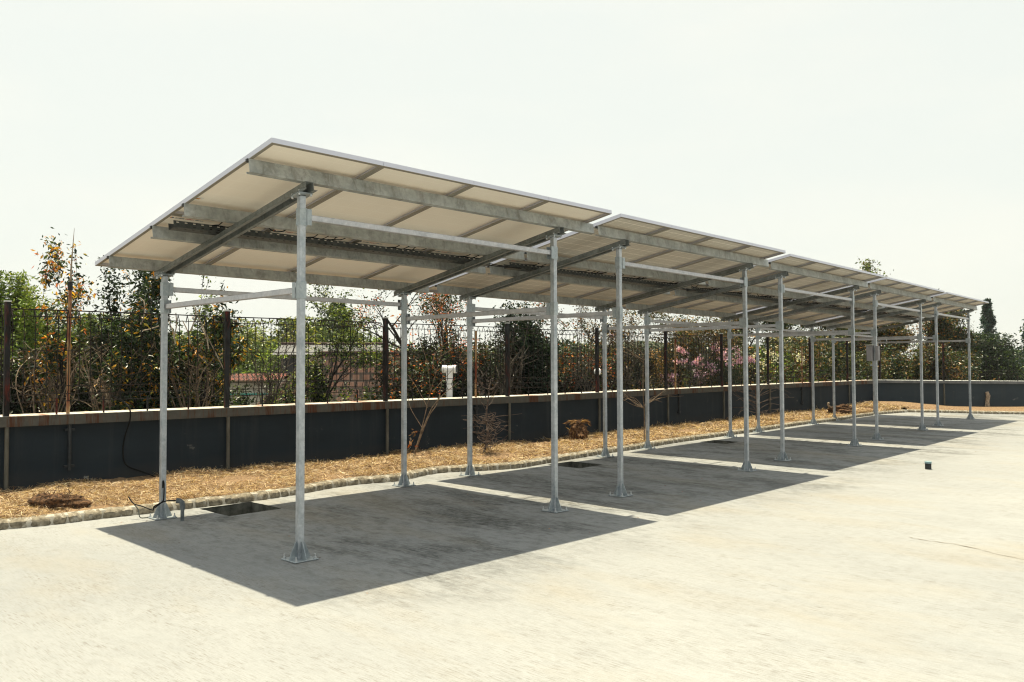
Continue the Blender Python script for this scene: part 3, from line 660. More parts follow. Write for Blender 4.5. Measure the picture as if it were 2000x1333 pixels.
    # panels
    for row, (qa, qb) in enumerate(((QF, QF + 1.6980), (QB - 1.6980, QB))):
        for k in range(4):
            xa = -.4915 + k; xb = xa + .9965; n0, n1 = .1735, .2135
            fw = .030
            pm = MB()
            for (a, b) in (((xa, qa), (xb, qa + .011)), ((xa, qb - .011), (xb, qb)), ((xa, qa + .011), (xa + .011, qb - .011)), ((xb - .011, qa + .011), (xb, qb - .011))):
                pm.box((a[0], a[1], n0 + .002), (b[0], b[1], n1), 0, PM)
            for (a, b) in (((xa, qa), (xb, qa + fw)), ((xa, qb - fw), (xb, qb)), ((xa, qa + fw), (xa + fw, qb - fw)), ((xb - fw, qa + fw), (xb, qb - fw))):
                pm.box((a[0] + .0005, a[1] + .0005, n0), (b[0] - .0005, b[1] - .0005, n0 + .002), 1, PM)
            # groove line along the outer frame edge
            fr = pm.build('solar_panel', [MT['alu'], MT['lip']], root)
            b_ = MB(); b_.add([P(xa + .011, qa + .011, n1 - .008), P(xb - .011, qa + .011, n1 - .008), P(xb - .011, qb - .011, n1 - .008), P(xa + .011, qb - .011, n1 - .008)], [(3, 2, 1, 0)], 0, [((0, 1), (1, 1), (1, 0), (0, 0))])
            b_.build('backsheet', sheet, fr, recalc=False)
            g = MB(); g.add([P(xa + .010, qa + .010, n1 - .002), P(xb - .010, qa + .010, n1 - .002), P(xb - .010, qb - .010, n1 - .002), P(xa + .010, qb - .010, n1 - .002)], [(0, 1, 2, 3)]); g.build('cell_glass', MT['glass'], fr, recalc=False)
            nb = n1 - .0086
            def flat(mb, x0_, y0_, x1_, y1_, mi=0): mb.add([P(x0_, y0_, nb), P(x1_, y0_, nb), P(x1_, y1_, nb), P(x0_, y1_, nb)], [(3, 2, 1, 0)], mi)
            if row == 0:      # warning sticker near the lower edge of the front panels
                s_ = MB(); flat(s_, xa + .035, .87, xa + .125, .915, 0)
                nb -= .0005
                flat(s_, xa + .05, .895, xa + .105, .905, 1); flat(s_, xa + .05, .905, xa + .105, .914, 2); flat(s_, xa + .05, .914, xa + .098, .920, 3); flat(s_, xa + .008 + .01, .905, xa + .026, .912, 4)
                s_.build('warning_sticker', [MT['paper'], MT['ink_gold'], MT['ink_red'], MT['ink_green'], MT['rubber']], fr, recalc=False)
            else:
                make_logo(fr, xa + .075, 1.425, nb, P)
                s_ = MB(); flat(s_, xa + .70, 1.36, xa + .80, 1.42, 0); s_.build('rating_label', MT['grey_sticker'], fr, recalc=False)
                jb = MB()
                jb.box((xa + .60, 1.30, nb - .014), (xa + .68, 1.345, nb - .0005), 0, PM)
                jb.build('junction_box', MT['rubber'], fr)
                cb = MB(); r = random.Random(k * 7 + grid)
                def loop(pa, pb, sag, col=None):
                    pts = [];
                    for i in range(11):
                        t_ = i / 10; p = Vector(pa).lerp(Vector(pb), t_); p.z -= sag * math.sin(math.pi * t_); p.y += .02 * math.sin(math.pi * t_ * 2); pts.append(PM @ p)
                    cb.tube(pts, .0048, 6)
                n_ = .100
                j1 = xa + .36 + r.uniform(-.03, .03); j2 = xa + .60 + r.uniform(-.03, .03)
                cb.tube([PM @ Vector((j1 - .02, 1.02, n_)), PM @ Vector((j1 + .13, 1.015, n_ - .003)), PM @ Vector((j1 + .22, 1.03, n_))], .0075, 6)
                loop((j1, 1.03, n_), (j1 + .03, 1.33, .140), .022); loop((j1 + .13, 1.03, n_), (j1 + .06, 1.32, .142), .035); loop((j1 + .2, 1.03, n_), (j1 + .27, 1.32, .142), .03)
                loop((j2 + .10, 1.03, n_), (j2 + .06, 1.32, .142), .02)
                if r.random() < .6: loop((j2 + .16, 1.03, n_), (j2 + .40, 1.02, n_ + .01), .05 + r.random() * .03)
                cb.build('panel_lead', MT['cable'], fr)
    return root
_txt = {}
def make_logo(fr, x, q, nb, P):
    m = MB()
    # round two-tone emblem
    for k in range(16):
        a0, a1 = 2 * math.pi * k / 16, 2 * math.pi * (k + 1) / 16; c = (x + .018, q)
        m.add([P(c[0], c[1], nb), P(c[0] + .019 * math.cos(a0), c[1] + .014 * math.sin(a0), nb), P(c[0] + .019 * math.cos(a1), c[1] + .014 * math.sin(a1), nb)], [(0, 2, 1)], 0 if (math.cos((a0 + a1) / 2) > .1) else (1 if math.sin(a0) < .2 else 2))
    m.build('printed_emblem', [MT['ink_blue'], MT['ink_red'], MT['ink_gold']], fr, recalc=False)
    xx = x + .047
    for word, mt in (('SUNRISE', 'ink_blue'), ('ENERGY', 'ink_red'), ('GROUP', 'ink_blue')):
        if word not in _txt:
            cu = bpy.data.curves.new('txt', 'FONT'); cu.body = word; cu.size = .027; cu.shear = .25; cu.offset = .0009
            to = bpy.data.objects.new('txt', cu); C.objects.link(to); dg = bpy.context.evaluated_depsgraph_get(); me = to.evaluated_get(dg).to_mesh()
            _txt[word] = ([v.co.copy() for v in me.vertices], [tuple(p.vertices) for p in me.polygons], max(v.co.x for v in me.vertices)); to.evaluated_get(dg).to_mesh_clear(); bpy.data.objects.remove(to)
        vs, fs, wdt = _txt[word]; m = MB(); sc = 1.0
        m.add([P(xx + v.x * sc * .80, q + .010 - v.y * .95, nb) for v in vs], fs); m.build('printed_word', MT[mt], fr, recalc=False); xx += wdt * .80 + (.008 if word != 'ENERGY' else .003)
CAN = [(0, 0, 0), (1, 0, 0)]
fitc = [(-1.6628, 6.7214, .8010), (1.2577, 9.9056, .8252), (4.2326, 13.4015, .8416), (7.2061, 16.9194, .8552), (10.1936, 20.4978, .8521)]
clabels = ['nearest solar canopy on galvanised posts with plain cream panel undersides', 'second solar canopy from the camera with a fine cell grid showing on its undersides',
           'middle one of the five solar canopies in the row', 'fourth solar canopy carrying a grey cabinet on its front left post', 'farthest and smallest looking solar canopy beside the far wall']
plain = make_canopy(False); gridc = make_canopy(True)
for i, (x, y, yw) in enumerate(fitc):
    o = plain if i == 0 else (gridc if i == 1 else copy_tree(gridc))
    dx, dy = x - X0, y - Y0; s, c = dx * CA + dy * SA, -dx * SA + dy * CA
    o.location = (x, y, gz(s, c)); o.rotation_euler = (0, 0, yw)
    if i: o.scale = (1.012, 1, 1); o.location = o.location - Vector((math.cos(yw), math.sin(yw), 0)) * .018
    tag(o, clabels[i], 'solar canopy', 'solar panel canopies standing in a row')
def canopy_pt(i, X, Y, Z):
    x, y, yw = fitc[i]; dx, dy = x - X0, y - Y0; s, c = dx * CA + dy * SA, -dx * SA + dy * CA
    return Vector((x + X * math.cos(yw) - Y * math.sin(yw), y + X * math.sin(yw) + Y * math.cos(yw), gz(s, c) + Z))
# grey cabinet on the front left post of canopy four
cb = empty('control_cabinet', canopy_pt(3, 0, 0, 0), fitc[3][2])
m = MB(); m.box((-.13, .032, 1.55), (.14, .14, 1.86)); bevel(m.build('cabinet_body', MT['cabinet'], cb), .006)
m = MB(); m.box((-.12, -.09, 1.56), (-.045, -.03, 1.85)); bevel(m.build('side_box', MT['cabinet'], cb), .006)
m = MB(); m.box((-.15, .02, 1.865), (.16, .16, 1.873)); m.build('rain_hood', MT['paper'], cb)
m = MB(); m.box((-.20, .036, 1.46), (.12, .05, 1.48)); m.build('mounting_rail', MT['plate'], cb)
tag(cb, 'small grey cabinet mounted at head height on a front post of the fourth canopy', 'cabinet')

# ================================================================== SMALL THINGS ON THE LOT
# conduit elbow with cable near the first back post
cp = Vector((-3.186, 8.293, gz(.13, 2.185))); e = empty('conduit_stub', cp)
m = MB(); m.tube([(0, 0, -.05), (0, 0, .13)], .0175, 14); m.build('pipe', MT['greypvc'], e, True)
m = MB(); pts = [(0, 0, .11), (0, 0, .155), (-.006, 0, .178), (-.022, -.002, .193), (-.055, -.004, .196)]; m.tube(pts, [.025, .025, .025, .024, .026], 14); m.build('elbow', MT['greypvc'], e, True)
tag(e, 'short grey conduit elbow rising from the slab near the nearest back post', 'conduit')
BL1 = canopy_pt(0, 0, B, 0)
def sp(pts, n=6):   # smooth a polyline (Catmull-Rom)
    P = [Vector(p) for p in pts]; P = [P[0]] + P + [P[-1]]; out = []
    for i in range(1, len(P) - 2):
        for k in range(n):
            t = k / n; a, b, c_, d = P[i - 1], P[i], P[i + 1], P[i + 2]
            out.append(.5 * ((2 * b) + (c_ - a) * t + (2 * a - 5 * b + 4 * c_ - d) * t * t + (3 * b - a - 3 * c_ + d) * t ** 3))
    out.append(P[-2]); return out
m = MB()
e0 = cp + Vector((-.06, -.004, .196)); f0 = BL1 + Vector((.0, -.11, .14))
m.tube(sp([e0, e0 + Vector((-.10, 0, -.004)), e0 + Vector((-.20, -.02, -.05)), f0 + Vector((-.04, -.02, -.01)), f0 + Vector((-.16, .02, .02)), f0 + Vector((-.26, .06, .04)), f0 + Vector((-.33, .10, .10))]), .006, 8)
tag(m.build('cable', MT['cable'], None, True), 'black cable sagging from the conduit elbow across the base of the nearest back post', 'cable')
m = MB(); m.tube(sp([f0 + Vector((-.04, -.01, .0)), f0 + Vector((.02, .06, .06)), BL1 + Vector((.03, -.045, .24)), BL1 + Vector((.03, -.04, .36)), BL1 + Vector((.018, -.036, .40)), BL1 + Vector((.015, -.034, .33))]), .006, 8)
tag(m.build('cable', MT['cable'], None, True), 'black cable end looping up the face of the nearest back post', 'cable')
m = MB(); g0 = f0 + Vector((-.25, .05, .03)); m.tube(sp([g0, g0 + Vector((.03, .02, -.05)), Vector((g0.x + .05, g0.y + .02, gz(0, 2.6) + .012)), Vector((g0.x + .12, g0.y + .05, gz(0, 2.6) + .01))]), .005, 8)
tag(m.build('cable', MT['dullcable'], None, True), 'short bleached cable hanging over the kerb left of the nearest back post', 'cable')
# black pipe stub on the open lot
b0 = W(9.326, -1.842); e = empty('pipe_stub', b0)
m = MB(); m.tube([(0, 0, -.02), (0, 0, .088)], .043, 20); m.build('pipe', MT['blackpipe'], e, True)
m = MB(); m.tube([(0, 0, .086), (0, 0, .112)], [.047, .047], 20); m.build('rim', MT['bluecap'], e, True)
tag(e, 'short black pipe with pale blue rim standing alone on the sunlit lot', 'pipe stub')
# dry root ball in the second pit
def tangle(m, c, r, n, rad, rr, seg=5, flat=1.0):
    for _ in range(n):
        a = rr.uniform(0, 6.28); el = rr.uniform(-.3, 1.4); p = Vector(c); d = Vector((math.cos(a) * math.cos(el), math.sin(a) * math.cos(el), math.sin(el) * flat)); pts = [p]
        for i in range(seg):
            d = (d + Vector((rr.gauss(0, .45), rr.gauss(0, .45), rr.gauss(0, .35)))).normalized(); p = p + d * r / seg; pts.append(p)
        m.tube(pts, [rad * (1 - .7 * i / seg) for i in range(seg + 1)], 5, cap=False)
m = MB(); rr = random.Random(3); c_ = W(6.12, 2.02, -.10)
for i in range(14):
    a = i / 14 * 6.28; m.tube(sp([c_ + Vector((0, 0, .05)), c_ + Vector((math.cos(a) * .05, math.sin(a) * .05, .04)), c_ + Vector((math.cos(a) * .09, math.sin(a) * .09, -.06)), c_ + Vector((math.cos(a) * .10, math.sin(a) * .10, -.45))], 4), .006, 5)
tag(m.build('dry_root', MT['twig'], None, True), 'pale dry root ball sitting in the second drain pit', 'root')

def lump(name, c, rx, ry, rz, seed, matl, parent=None, amp=.3):
    r = random.Random(seed); bm = bmesh.new(); bmesh.ops.create_icosphere(bm, subdivisions=4, radius=1)
    ph = [(Vector((r.gauss(0, 1), r.gauss(0, 1), r.gauss(0, 1))) * k, r.uniform(0, 6)) for k in (2, 3, 5, 8, 12)]
    for v in bm.verts:
        d = 1 + amp * sum(math.sin(v.co.dot(w) + p) / (i + 1.5) for i, (w, p) in enumerate(ph)) * .6 + r.uniform(-.03, .03)
        v.co = Vector((v.co.x * rx * d, v.co.y * ry * d, max(v.co.z, -.45) * rz * d))
    me = bpy.data.meshes.new(name); bm.to_mesh(me); bm.free(); me.materials.append(matl); o = bpy.data.objects.new(name, me); C.objects.link(o); o.location = c
    if parent: o.parent = parent
    return o
rc = empty('root_clump', W(-.55, 3.42, .07)); lump('soil_ball', (0, 0, .04), .235, .14, .10, 5, MT['root'], rc, .5)
m = MB(); rr = random.Random(5)
for k in range(150):
    a = rr.uniform(0, 6.28); p = Vector((math.cos(a) * rr.uniform(.05, .22), math.sin(a) * rr.uniform(.02, .13), rr.uniform(.02, .13))); d = Vector((rr.gauss(0, 1), rr.gauss(0, 1), rr.gauss(0, .5))).normalized(); pts = [p]
    for i in range(4): d = (d + Vector((rr.gauss(0, .5), rr.gauss(0, .5), rr.gauss(0, .4)))).normalized(); p = p + d * .028; pts.append(p)
    m.tube(pts, .0022, 4, cap=False)
m.build('fine_roots', MT['root'], rc); tag(rc, 'dark clump of soil and roots lying on the straw at the left', 'root clump')
rk = empty('root_clump', W(19.6, 3.45, .12), .4); lump('soil_ball', (0, 0, .06), .34, .2, .15, 8, MT['root'], rk, .5)
m = MB(); m.tube(sp([(-.25, 0, .1), (-.4, .02, .2), (-.42, .0, .28)]), [.03] * 13, 6); m.build('broken_root', MT['twig'], rk); tag(rk, 'brown broken stump lying on the straw near the far corner', 'root clump')
# stake by the far wall
m = MB(); p = W(26.3, 1.42, .05); m.tube([p, p + Vector((.0, 0, .22)), p + Vector((.03, 0, .40)), p + Vector((-.01, 0, .52))], [.085, .06, .065, .05], 9)
tag(m.build('tree_stump', MT['twig'], None, True), 'thin brown tree stump standing against the far wall', 'stump')
m = MB(); cr = sp([W(*q, .004) for q in ((4.16, -3.2), (4.12, -3.35), (4.10, -3.7), (3.92, -4.05), (3.85, -4.6))], 6); r5 = random.Random(4); vs = []
for i, q in enumerate(cr):
    w_ = .0012 + .0045 * abs(math.sin(i * .9)) * r5.random(); jj = Vector((r5.gauss(0, .006), r5.gauss(0, .006), 0)); vs += [q + jj + Vector((w_, w_, 0)), q + jj - Vector((w_, w_, 0))]
m.add(vs, [(2 * i, 2 * i + 1, 2 * i + 3, 2 * i + 2) for i in range(len(cr) - 1)]); tag(m.build('slab_crack', MT['crack'], recalc=False), kind='structure')
# fallen leaves
def debris():
    n = 90; s = rng.uniform(-.5, 14, n); c = rng.uniform(-1.9, 2.6, n); P = np.stack([X0 + s * CA - c * SA, Y0 + s * SA + c * CA, .0048 * s + .0125 * c + .006], 1)
    cols = palette(n, [(.25, .02, .015), (.10, .05, .03), (.3, .14, .04), (.05, .04, .03)], [3, 3, 1, 2]); d = rng.normal(size=(n, 3)); d[:, 2] = 0
    tag(leaf_mesh('fallen_leaves', P, 6, .014 + .018 * rng.random(n), cols, MT['leafdull'], dirs=d), 'scattered tiny dry red and brown leaves on the slab', 'fallen leaves', kind='stuff')
debris()

# ================================================================== FENCE
def fence(poly, name, label, first, step, count, hpost=1.27, spacing=.115, wire_r=.0050, far_=False):
    L = [0]
    for a, b in zip(poly, poly[1:]): L.append(L[-1] + math.dist(a, b))
    def at(x, off=0.0):
        for i in range(len(poly) - 1):
            if x <= L[i + 1] or i == len(poly) - 2:
                t = (x - L[i]) / (L[i + 1] - L[i]); a, b = poly[i], poly[i + 1]; d = Vector((b[0] - a[0], b[1] - a[1])).normalized()
                return (a[0] + (b[0] - a[0]) * t - d.y * off, a[1] + (b[1] - a[1]) * t + d.x * off)
    root = empty(name, W(*at(first))); inv = Matrix.Translation(-Vector(root.location))
    off = .075
    def Q(x, h, o=off): return inv @ W(*at(x, o), H + h)
    xs = [first + step * i for i in range(count + 1)]
    for i, x in enumerate(xs):
        pe = MB(); a = Q(x, -.01); b = Q(x, hpost); d = (Q(x + .02, 0) - Q(x, 0)).normalized(); n = Vector((-d.y, d.x, 0)); w = .027
        def sq(h0, h1, mi, w=w):
            c0, c1 = Q(x, h0), Q(x, h1); v = [c + d * sx * w + n * sy * w for c in (c0, c1) for sx, sy in ((-1, -1), (1, -1), (1, 1), (-1, 1))]
            pe.add(v, [(0, 3, 2, 1), (4, 5, 6, 7), (0, 1, 5, 4), (1, 2, 6, 5), (2, 3, 7, 6), (3, 0, 4, 7)], mi)
        sq(-.0, hpost, 0); sq(hpost + .001, hpost + .016, 1, .033)
        p_ = pe.build('fence_post', [MT['fence_top'], MT['drycap']], root)
        lo = MB(); c0, c1 = inv @ W(*at(x, .028), -.05), inv @ W(*at(x, .028), H - .118); lo.tube([c0, c1], .023, 10); lo.build('lower_pipe', MT['fence_low'], p_, True)
    for i in range(count):
        a, b = xs[i] + .05, xs[i + 1] - .05; m = MB(); n = int((b - a) / spacing); sag = random.uniform(-.01, .01)
        def line(h, o, r=wire_r):
            pts = [Q(a + (b - a) * k / 8, h + sag * math.sin(math.pi * k / 8), o) for k in range(9)]; m.tube(pts, r, 5, cap=False)
        for h, o, r in ((.15, off, wire_r), (.235, off, wire_r), (.325, off, wire_r), (.73, off, wire_r * .8), (1.12, off, wire_r), (1.20, off + .045, wire_r * 1.5)): line(h, o, r)
        for k in range(n + 1):
            x = a + (b - a) * k / n; j = random.uniform(-.004, .004)
            m.tube([Q(x, .235, off + .04), Q(x, .325), Q(x + j, .7), Q(x, 1.12), Q(x, 1.20, off + .045), Q(x, 1.10, off + .08)], wire_r, 4, cap=False)
            m.tube([Q(x, .15), Q(x, .235, off + .04)], wire_r, 4, cap=False)
        m.build('mesh_panel', MT['wire'], root)
        for k in range(1, 5):
            x = xs[i] + step * k / 5; f = MB(); c0, c1 = Q(x, -.005), Q(x, .17 + random.uniform(0, .03)); f.tube([c0, c1], .0105, 6); f.build('support_stub', MT['fence_top'], root)
    tag(root, label, 'fence')
xL = math.dist(WALL[0], WALL[1])
fence(WALL, 'mesh_fence', 'rusty dark welded mesh fence standing on the long wall coping', xL + .07 - 2.58, 2.58, 11)
fence(FARW, 'mesh_fence', 'thin wire mesh fence standing on the far wall', 2.0, 2.7, 9, wire_r=.0034, far_=True)
# rusty poles on the fence
for i, (u, s, htop, lean, lab) in enumerate([(130, .03, 1.45, .0, 'tall rust streaked pole with thin rod tip rising above the fence at the left'), (928, 6.42, 1.12, 0, 'tan rusty pole on the fence behind the second canopy'), (1328, 12.75, 1.1, .0, 'thin tan pole on the fence before the pink flowers'), (1562, 19.6, 1.05, 0, 'thin rust brown pole on the fence near the far corner')]):
    c = interp(WALL, s) + .13; e = empty('rusty_pole', W(s, c, H)); m = MB(); r = .019
    m.tube([(0, 0, -.01), (.0, 0, htop * .5), (.006, 0, htop)], r, 10); m.build('pipe', MT['rustpole'], e, True)
    if i == 0:
        m = MB(); m.tube([(.006, 0, htop - .01), (.007, 0, htop + .09)], .026, 10); m.build('coupling', MT['fence_top'], e, True)
        m = MB(); m.tube([(.007, 0, htop + .08), (.02, 0, htop + .35), (.045, 0, htop + .72)], [.012, .008, .002], 6); m.build('rod', MT['twig'], e, True)
    tag(e, lab, 'pole', 'rusty poles on the fence')
# capped downpipes on the wall face
for i, (s, h0, h1, lab) in enumerate([(.02, .27, .80, 'short dark pipe with clamps on the wall below the tall rusty pole'), (6.35, .3, .8, 'short dark pipe on the wall behind the second canopy'), (12.75, .35, .8, 'short dark pipe on the wall below the pink flowers'), (19.4, .3, .8, 'short dark pipe on the wall near the far corner')]):
    c = interp(WALL, s) + .04; e = empty('wall_pipe', W(s, c)); m = MB(); m.tube([(0, 0, h0), (0, 0, h1)], .02, 10); m.build('pipe', MT['darkpvc'], e, True)
    for hh in (h0 + .05, h1 - .06):
        m = MB(); m.box((-.055, -.012, hh - .012), (.055, .03, hh + .012), 0, Matrix.Rotation(YAW, 4, 'Z')); m.build('pipe_clamp', MT['darkpvc'], e)
    tag(e, lab, 'pipe', 'short pipes on the wall')
# black cable down the wall
def wallpt(s, h, off=.045): return W(s, interp(WALL, s) + off, h)
m = MB(); m.tube(sp([wallpt(.50, 1.12, .10), wallpt(.62, 1.05, .06), wallpt(.66, .96, -.03), wallpt(.67, .82, -.02), wallpt(.64, .62), wallpt(.62, .45), wallpt(.66, .28), wallpt(.85, .18), wallpt(1.0, .10, -.1)]), .0085, 7)
tag(m.build('cable', MT['cable'], None, True), 'black cable hanging from the fence down the dark wall at the left', 'cable')
# overhead wire of the fence run: a thin guide wire
# white vent pipe with tee, behind the wall
vt = W(6.28, 4.95, 0); vt.z = -.03; e = empty('vent_pipe', vt)
s_ = 1668 / 14.2
m = MB(); m.tube([(0, 0, -1.2), (0, 0, 1.36)], .053, 20); m.build('riser', MT['pvc'], e, True)
m = MB(); m.tube([(0, 0, 1.30), (0, 0, 1.47)], .060, 20); m.tube([(-.12, .03, 1.515), (-.05, .0125, 1.515)], .070, 20); m.tube([(-.06, .015, 1.515), (.08, -.02, 1.515)], .061, 20); m.tube([(.055, -.014, 1.515), (.12, -.03, 1.515)], .070, 20)
m.build('tee_head', MT['pvc'], e, True)
m = MB(); m.tube([(.1205, -.0302, 1.515), (.1215, -.0305, 1.515)], .059, 20); m.build('bore', MT['pvcdark'], e, True)
tag(e, 'white plastic vent pipe with a tee head behind the wall', 'vent pipe')
gl = W(10.25, 4.75, -.11); e = empty('globe_lamp', gl); m = MB(); m.tube([(0, 0, .3), (0, 0, 1.36)], .018, 10); m.build('lamp_stem', MT['pvc'], e, True)
bm = bmesh.new(); bmesh.ops.create_uvsphere(bm, u_segments=20, v_segments=12, radius=.075); me = bpy.data.meshes.new('globe'); bm.to_mesh(me); bm.free(); me.materials.append(MT['pvc'])
me.polygons.foreach_set('use_smooth', [True] * len(me.polygons)); go = bpy.data.objects.new('globe', me); C.objects.link(go); go.parent = e; go.location = (0, 0, 1.43); tag(e, 'white globe lamp on a thin stem behind the fence', 'lamp')
m = MB()
for i in range(5): m.add([W(5.0, 2.2)], [])
# ================================================================== BUILDINGS
def hip_house(name, label, cx, cy, rot, wx, wy, zb, ze, zr, hip, roofm, over=.6):
    root = empty(name, (cx, cy, 0), rot); m = MB()
    m.box((-wx / 2, -wy / 2, zb), (wx / 2, wy / 2, ze - .02)); m.build('wall', MT['plaster'], root)
    X, Y = wx / 2 + over, wy / 2 + over; e = [(-X, -Y, ze), (X, -Y, ze), (X, Y, ze), (-X, Y, ze)]; r = [(-X + hip, 0, zr), (X - hip, 0, zr)]
    sl = math.hypot(Y, zr - ze); sh = math.hypot(hip, zr - ze); rf = MB()
    rf.add([e[0], e[1], r[1], r[0]], [(0, 1, 2, 3)], 0, [((0, 0), (2 * X, 0), (2 * X - hip, sl), (hip, sl))]); rf.add([e[2], e[3], r[0], r[1]], [(0, 1, 2, 3)], 0, [((0, 0), (2 * X, 0), (2 * X - hip, sl), (hip, sl))])
    rf.add([e[3], e[0], r[0]], [(0, 1, 2)], 0, [((0, 0), (2 * Y, 0), (Y, sh))]); rf.add([e[1], e[2], r[1]], [(0, 1, 2)], 0, [((0, 0), (2 * Y, 0), (Y, sh))])
    ro = rf.build('roof', roofm, root, recalc=False)
    rd = MB()
    for a, b in ((r[0], r[1]), (r[0], e[0]), (r[0], e[3]), (r[1], e[1]), (r[1], e[2])):
        n = max(2, int(math.dist(a, b) / .35)); pts = []
        for i in range(n + 1): pts += [Vector(a).lerp(Vector(b), i / n)]
        rd.tube(pts, [.075 + .015 * (i % 2) for i in range(n + 1)], 8)
    rd.build('ridge_cap', MT['ridge'], ro, True)
    fs = MB()
    for a, b in ((e[0], e[1]), (e[1], e[2]), (e[2], e[3]), (e[3], e[0])): fs.tube([Vector(a) + Vector((0, 0, -.1)), Vector(b) + Vector((0, 0, -.1))], .1, 4)
    fs.build('fascia', MT['ridge'], root)
    for x in (-wx * .3, 0, wx * .3):
        w_ = MB(); w_.box((x - .5, -wy / 2 - .03, zb + 1.0), (x + .5, -wy / 2 - .003, zb + 2.1)); wo_ = w_.build('window', MT['dark_open'], root)
        w_ = MB(); w_.box((x - .56, -wy / 2 - .045, zb + .94), (x + .56, -wy / 2 - .031, zb + 1.0)); w_.box((x - .56, -wy / 2 - .045, zb + 2.1), (x + .56, -wy / 2 - .031, zb + 2.16)); w_.build('frame', MT['white_wall'], wo_)
    tag(root, label, 'house'); return root
c = far(752, 25.5); hip_house('tiled_house', 'house with a brown clay tile hip roof beyond the fence', c.x, c.y + 1.2, .16, 9.0, 5.2, -3.3, -.80, 1.98, 2.95, MT['roof_a'])
# long low grey corrugated roof behind
c = far(650, 37); root = empty('shed_building', (c.x, c.y, 0), .12); m = MB(); m.box((-1.9, -2, -3.3), (1.9, 2, 1.95)); m.build('wall', MT['dark_open'], root)
m = MB(); n = 90
vs = []
for i in range(n + 1):
    x = -2.2 + 4.4 * i / n; dz = .03 * (i % 2); vs += [(x, -2.6, 2.08 + dz), (x, 0, 2.55 + dz), (x, 2.6, 2.08 + dz)]
m.add(vs, [(3 * i + j, 3 * i + 3 + j, 3 * i + 4 + j, 3 * i + 1 + j) for i in range(n) for j in range(2)]); m.build('corrugated_roof', MT['corr'], root)
m = MB(); m.tube([(-2.2, 0, 2.60), (2.2, 0, 2.60)], .07, 6); m.build('ridge_cap', MT['ridge'], root); tag(root, 'dark shed with a grey corrugated roof behind the brown tiled house', 'shed')
c = far(508, 31); root = empty('garden_pavilion', (c.x, c.y, 0), .1); m = MB(); m.box((-.85, -1.2, -3.3), (.85, 1.2, 1.15)); m.build('wall', MT['plaster'], root)
rf = MB(); rf.add([(-1.0, -1.5, 1.12), (1.0, -1.5, 1.12), (1.0, .2, 1.36), (-1.0, .2, 1.36)], [(0, 1, 2, 3)], 0, [((0, 0), (3.8, 0), (3.8, 1.7), (0, 1.7))]); rf.add([(-1.0, 1.7, 1.1), (1.0, 1.7, 1.1), (1.0, .2, 1.36), (-1.0, .2, 1.36)], [(3, 2, 1, 0)], 0, [((0, 0), (3.8, 0), (3.8, 1.7), (0, 1.7))])
rf.build('roof', MT['roof_b'], root, recalc=False); m = MB(); m.box((-.85, -1.26, .62), (.85, -1.202, .67)); m.build('ledge', MT['teal'], root); tag(root, 'low cream building with a thin red tiled roof left of the brown roof', 'building')
c = far(1000, 24); root = empty('garden_wall', (c.x, c.y, 0), .15); m = MB(); m.box((-1.9, -.12, -3.3), (2.2, .12, .62)); m.build('wall_face', MT['white_wall'], root); m = MB(); m.box((-1.95, -.16, .621), (2.25, .16, .70)); m.build('coping', MT['conc_cap'], root); tag(root, 'whitewashed garden wall glimpsed below the orange leaved tree', 'wall')

# ================================================================== TREES
GR = -3.3
def grow(rr, base, height, spread, levels=3, trunk_r=.12, lean=(0, 0), fork=.45, kids=(3, 5), up=.45, wob=.16, first=.35):
    """returns list of branch polylines with radii and list of tip points"""
    br = []; tips = []
    def go(p, d, L, r, lev):
        n = 5 if lev < 2 else 4; pts = [Vector(p)]; rad = [r]; q = Vector(p); dd = Vector(d)
        for i in range(n):
            dd = (dd + Vector((rr.gauss(0, wob), rr.gauss(0, wob), rr.gauss(0, wob * .6) + up * .12))).normalized(); q = q + dd * L / n; pts.append(q.copy()); rad.append(r * (1 - .62 * (i + 1) / n))
        br.append((lev, pts, rad))
        if lev >= levels:
            for i in range(1, n + 1): tips.append((pts[i].copy(), dd.copy()))
            return
        if lev == levels - 1: tips.append((pts[-1].copy(), dd.copy()))
        k = rr.randint(*kids)
        for j in range(k):
            t = first + (1 - first) * (j + rr.random() * .6) / k if lev else fork + (1 - fork) * (j + rr.random() * .5) / k
            t = min(t, .98); i = min(int(t * n), n - 1); s = pts[i].lerp(pts[i + 1], t * n - i)
            ax = Vector((rr.gauss(0, 1), rr.gauss(0, 1), rr.gauss(0, .35))).normalized()
            nd = (dd * (.55 if lev else .5) + ax * spread + Vector((0, 0, up * .5))).normalized()
            go(s, nd, L * rr.uniform(.50, .72), rad[i] * rr.uniform(.5, .68), lev + 1)
        
    d0 = Vector((lean[0], lean[1], 1)).normalized(); go(base, d0, height * .62, trunk_r, 0); return br, tips
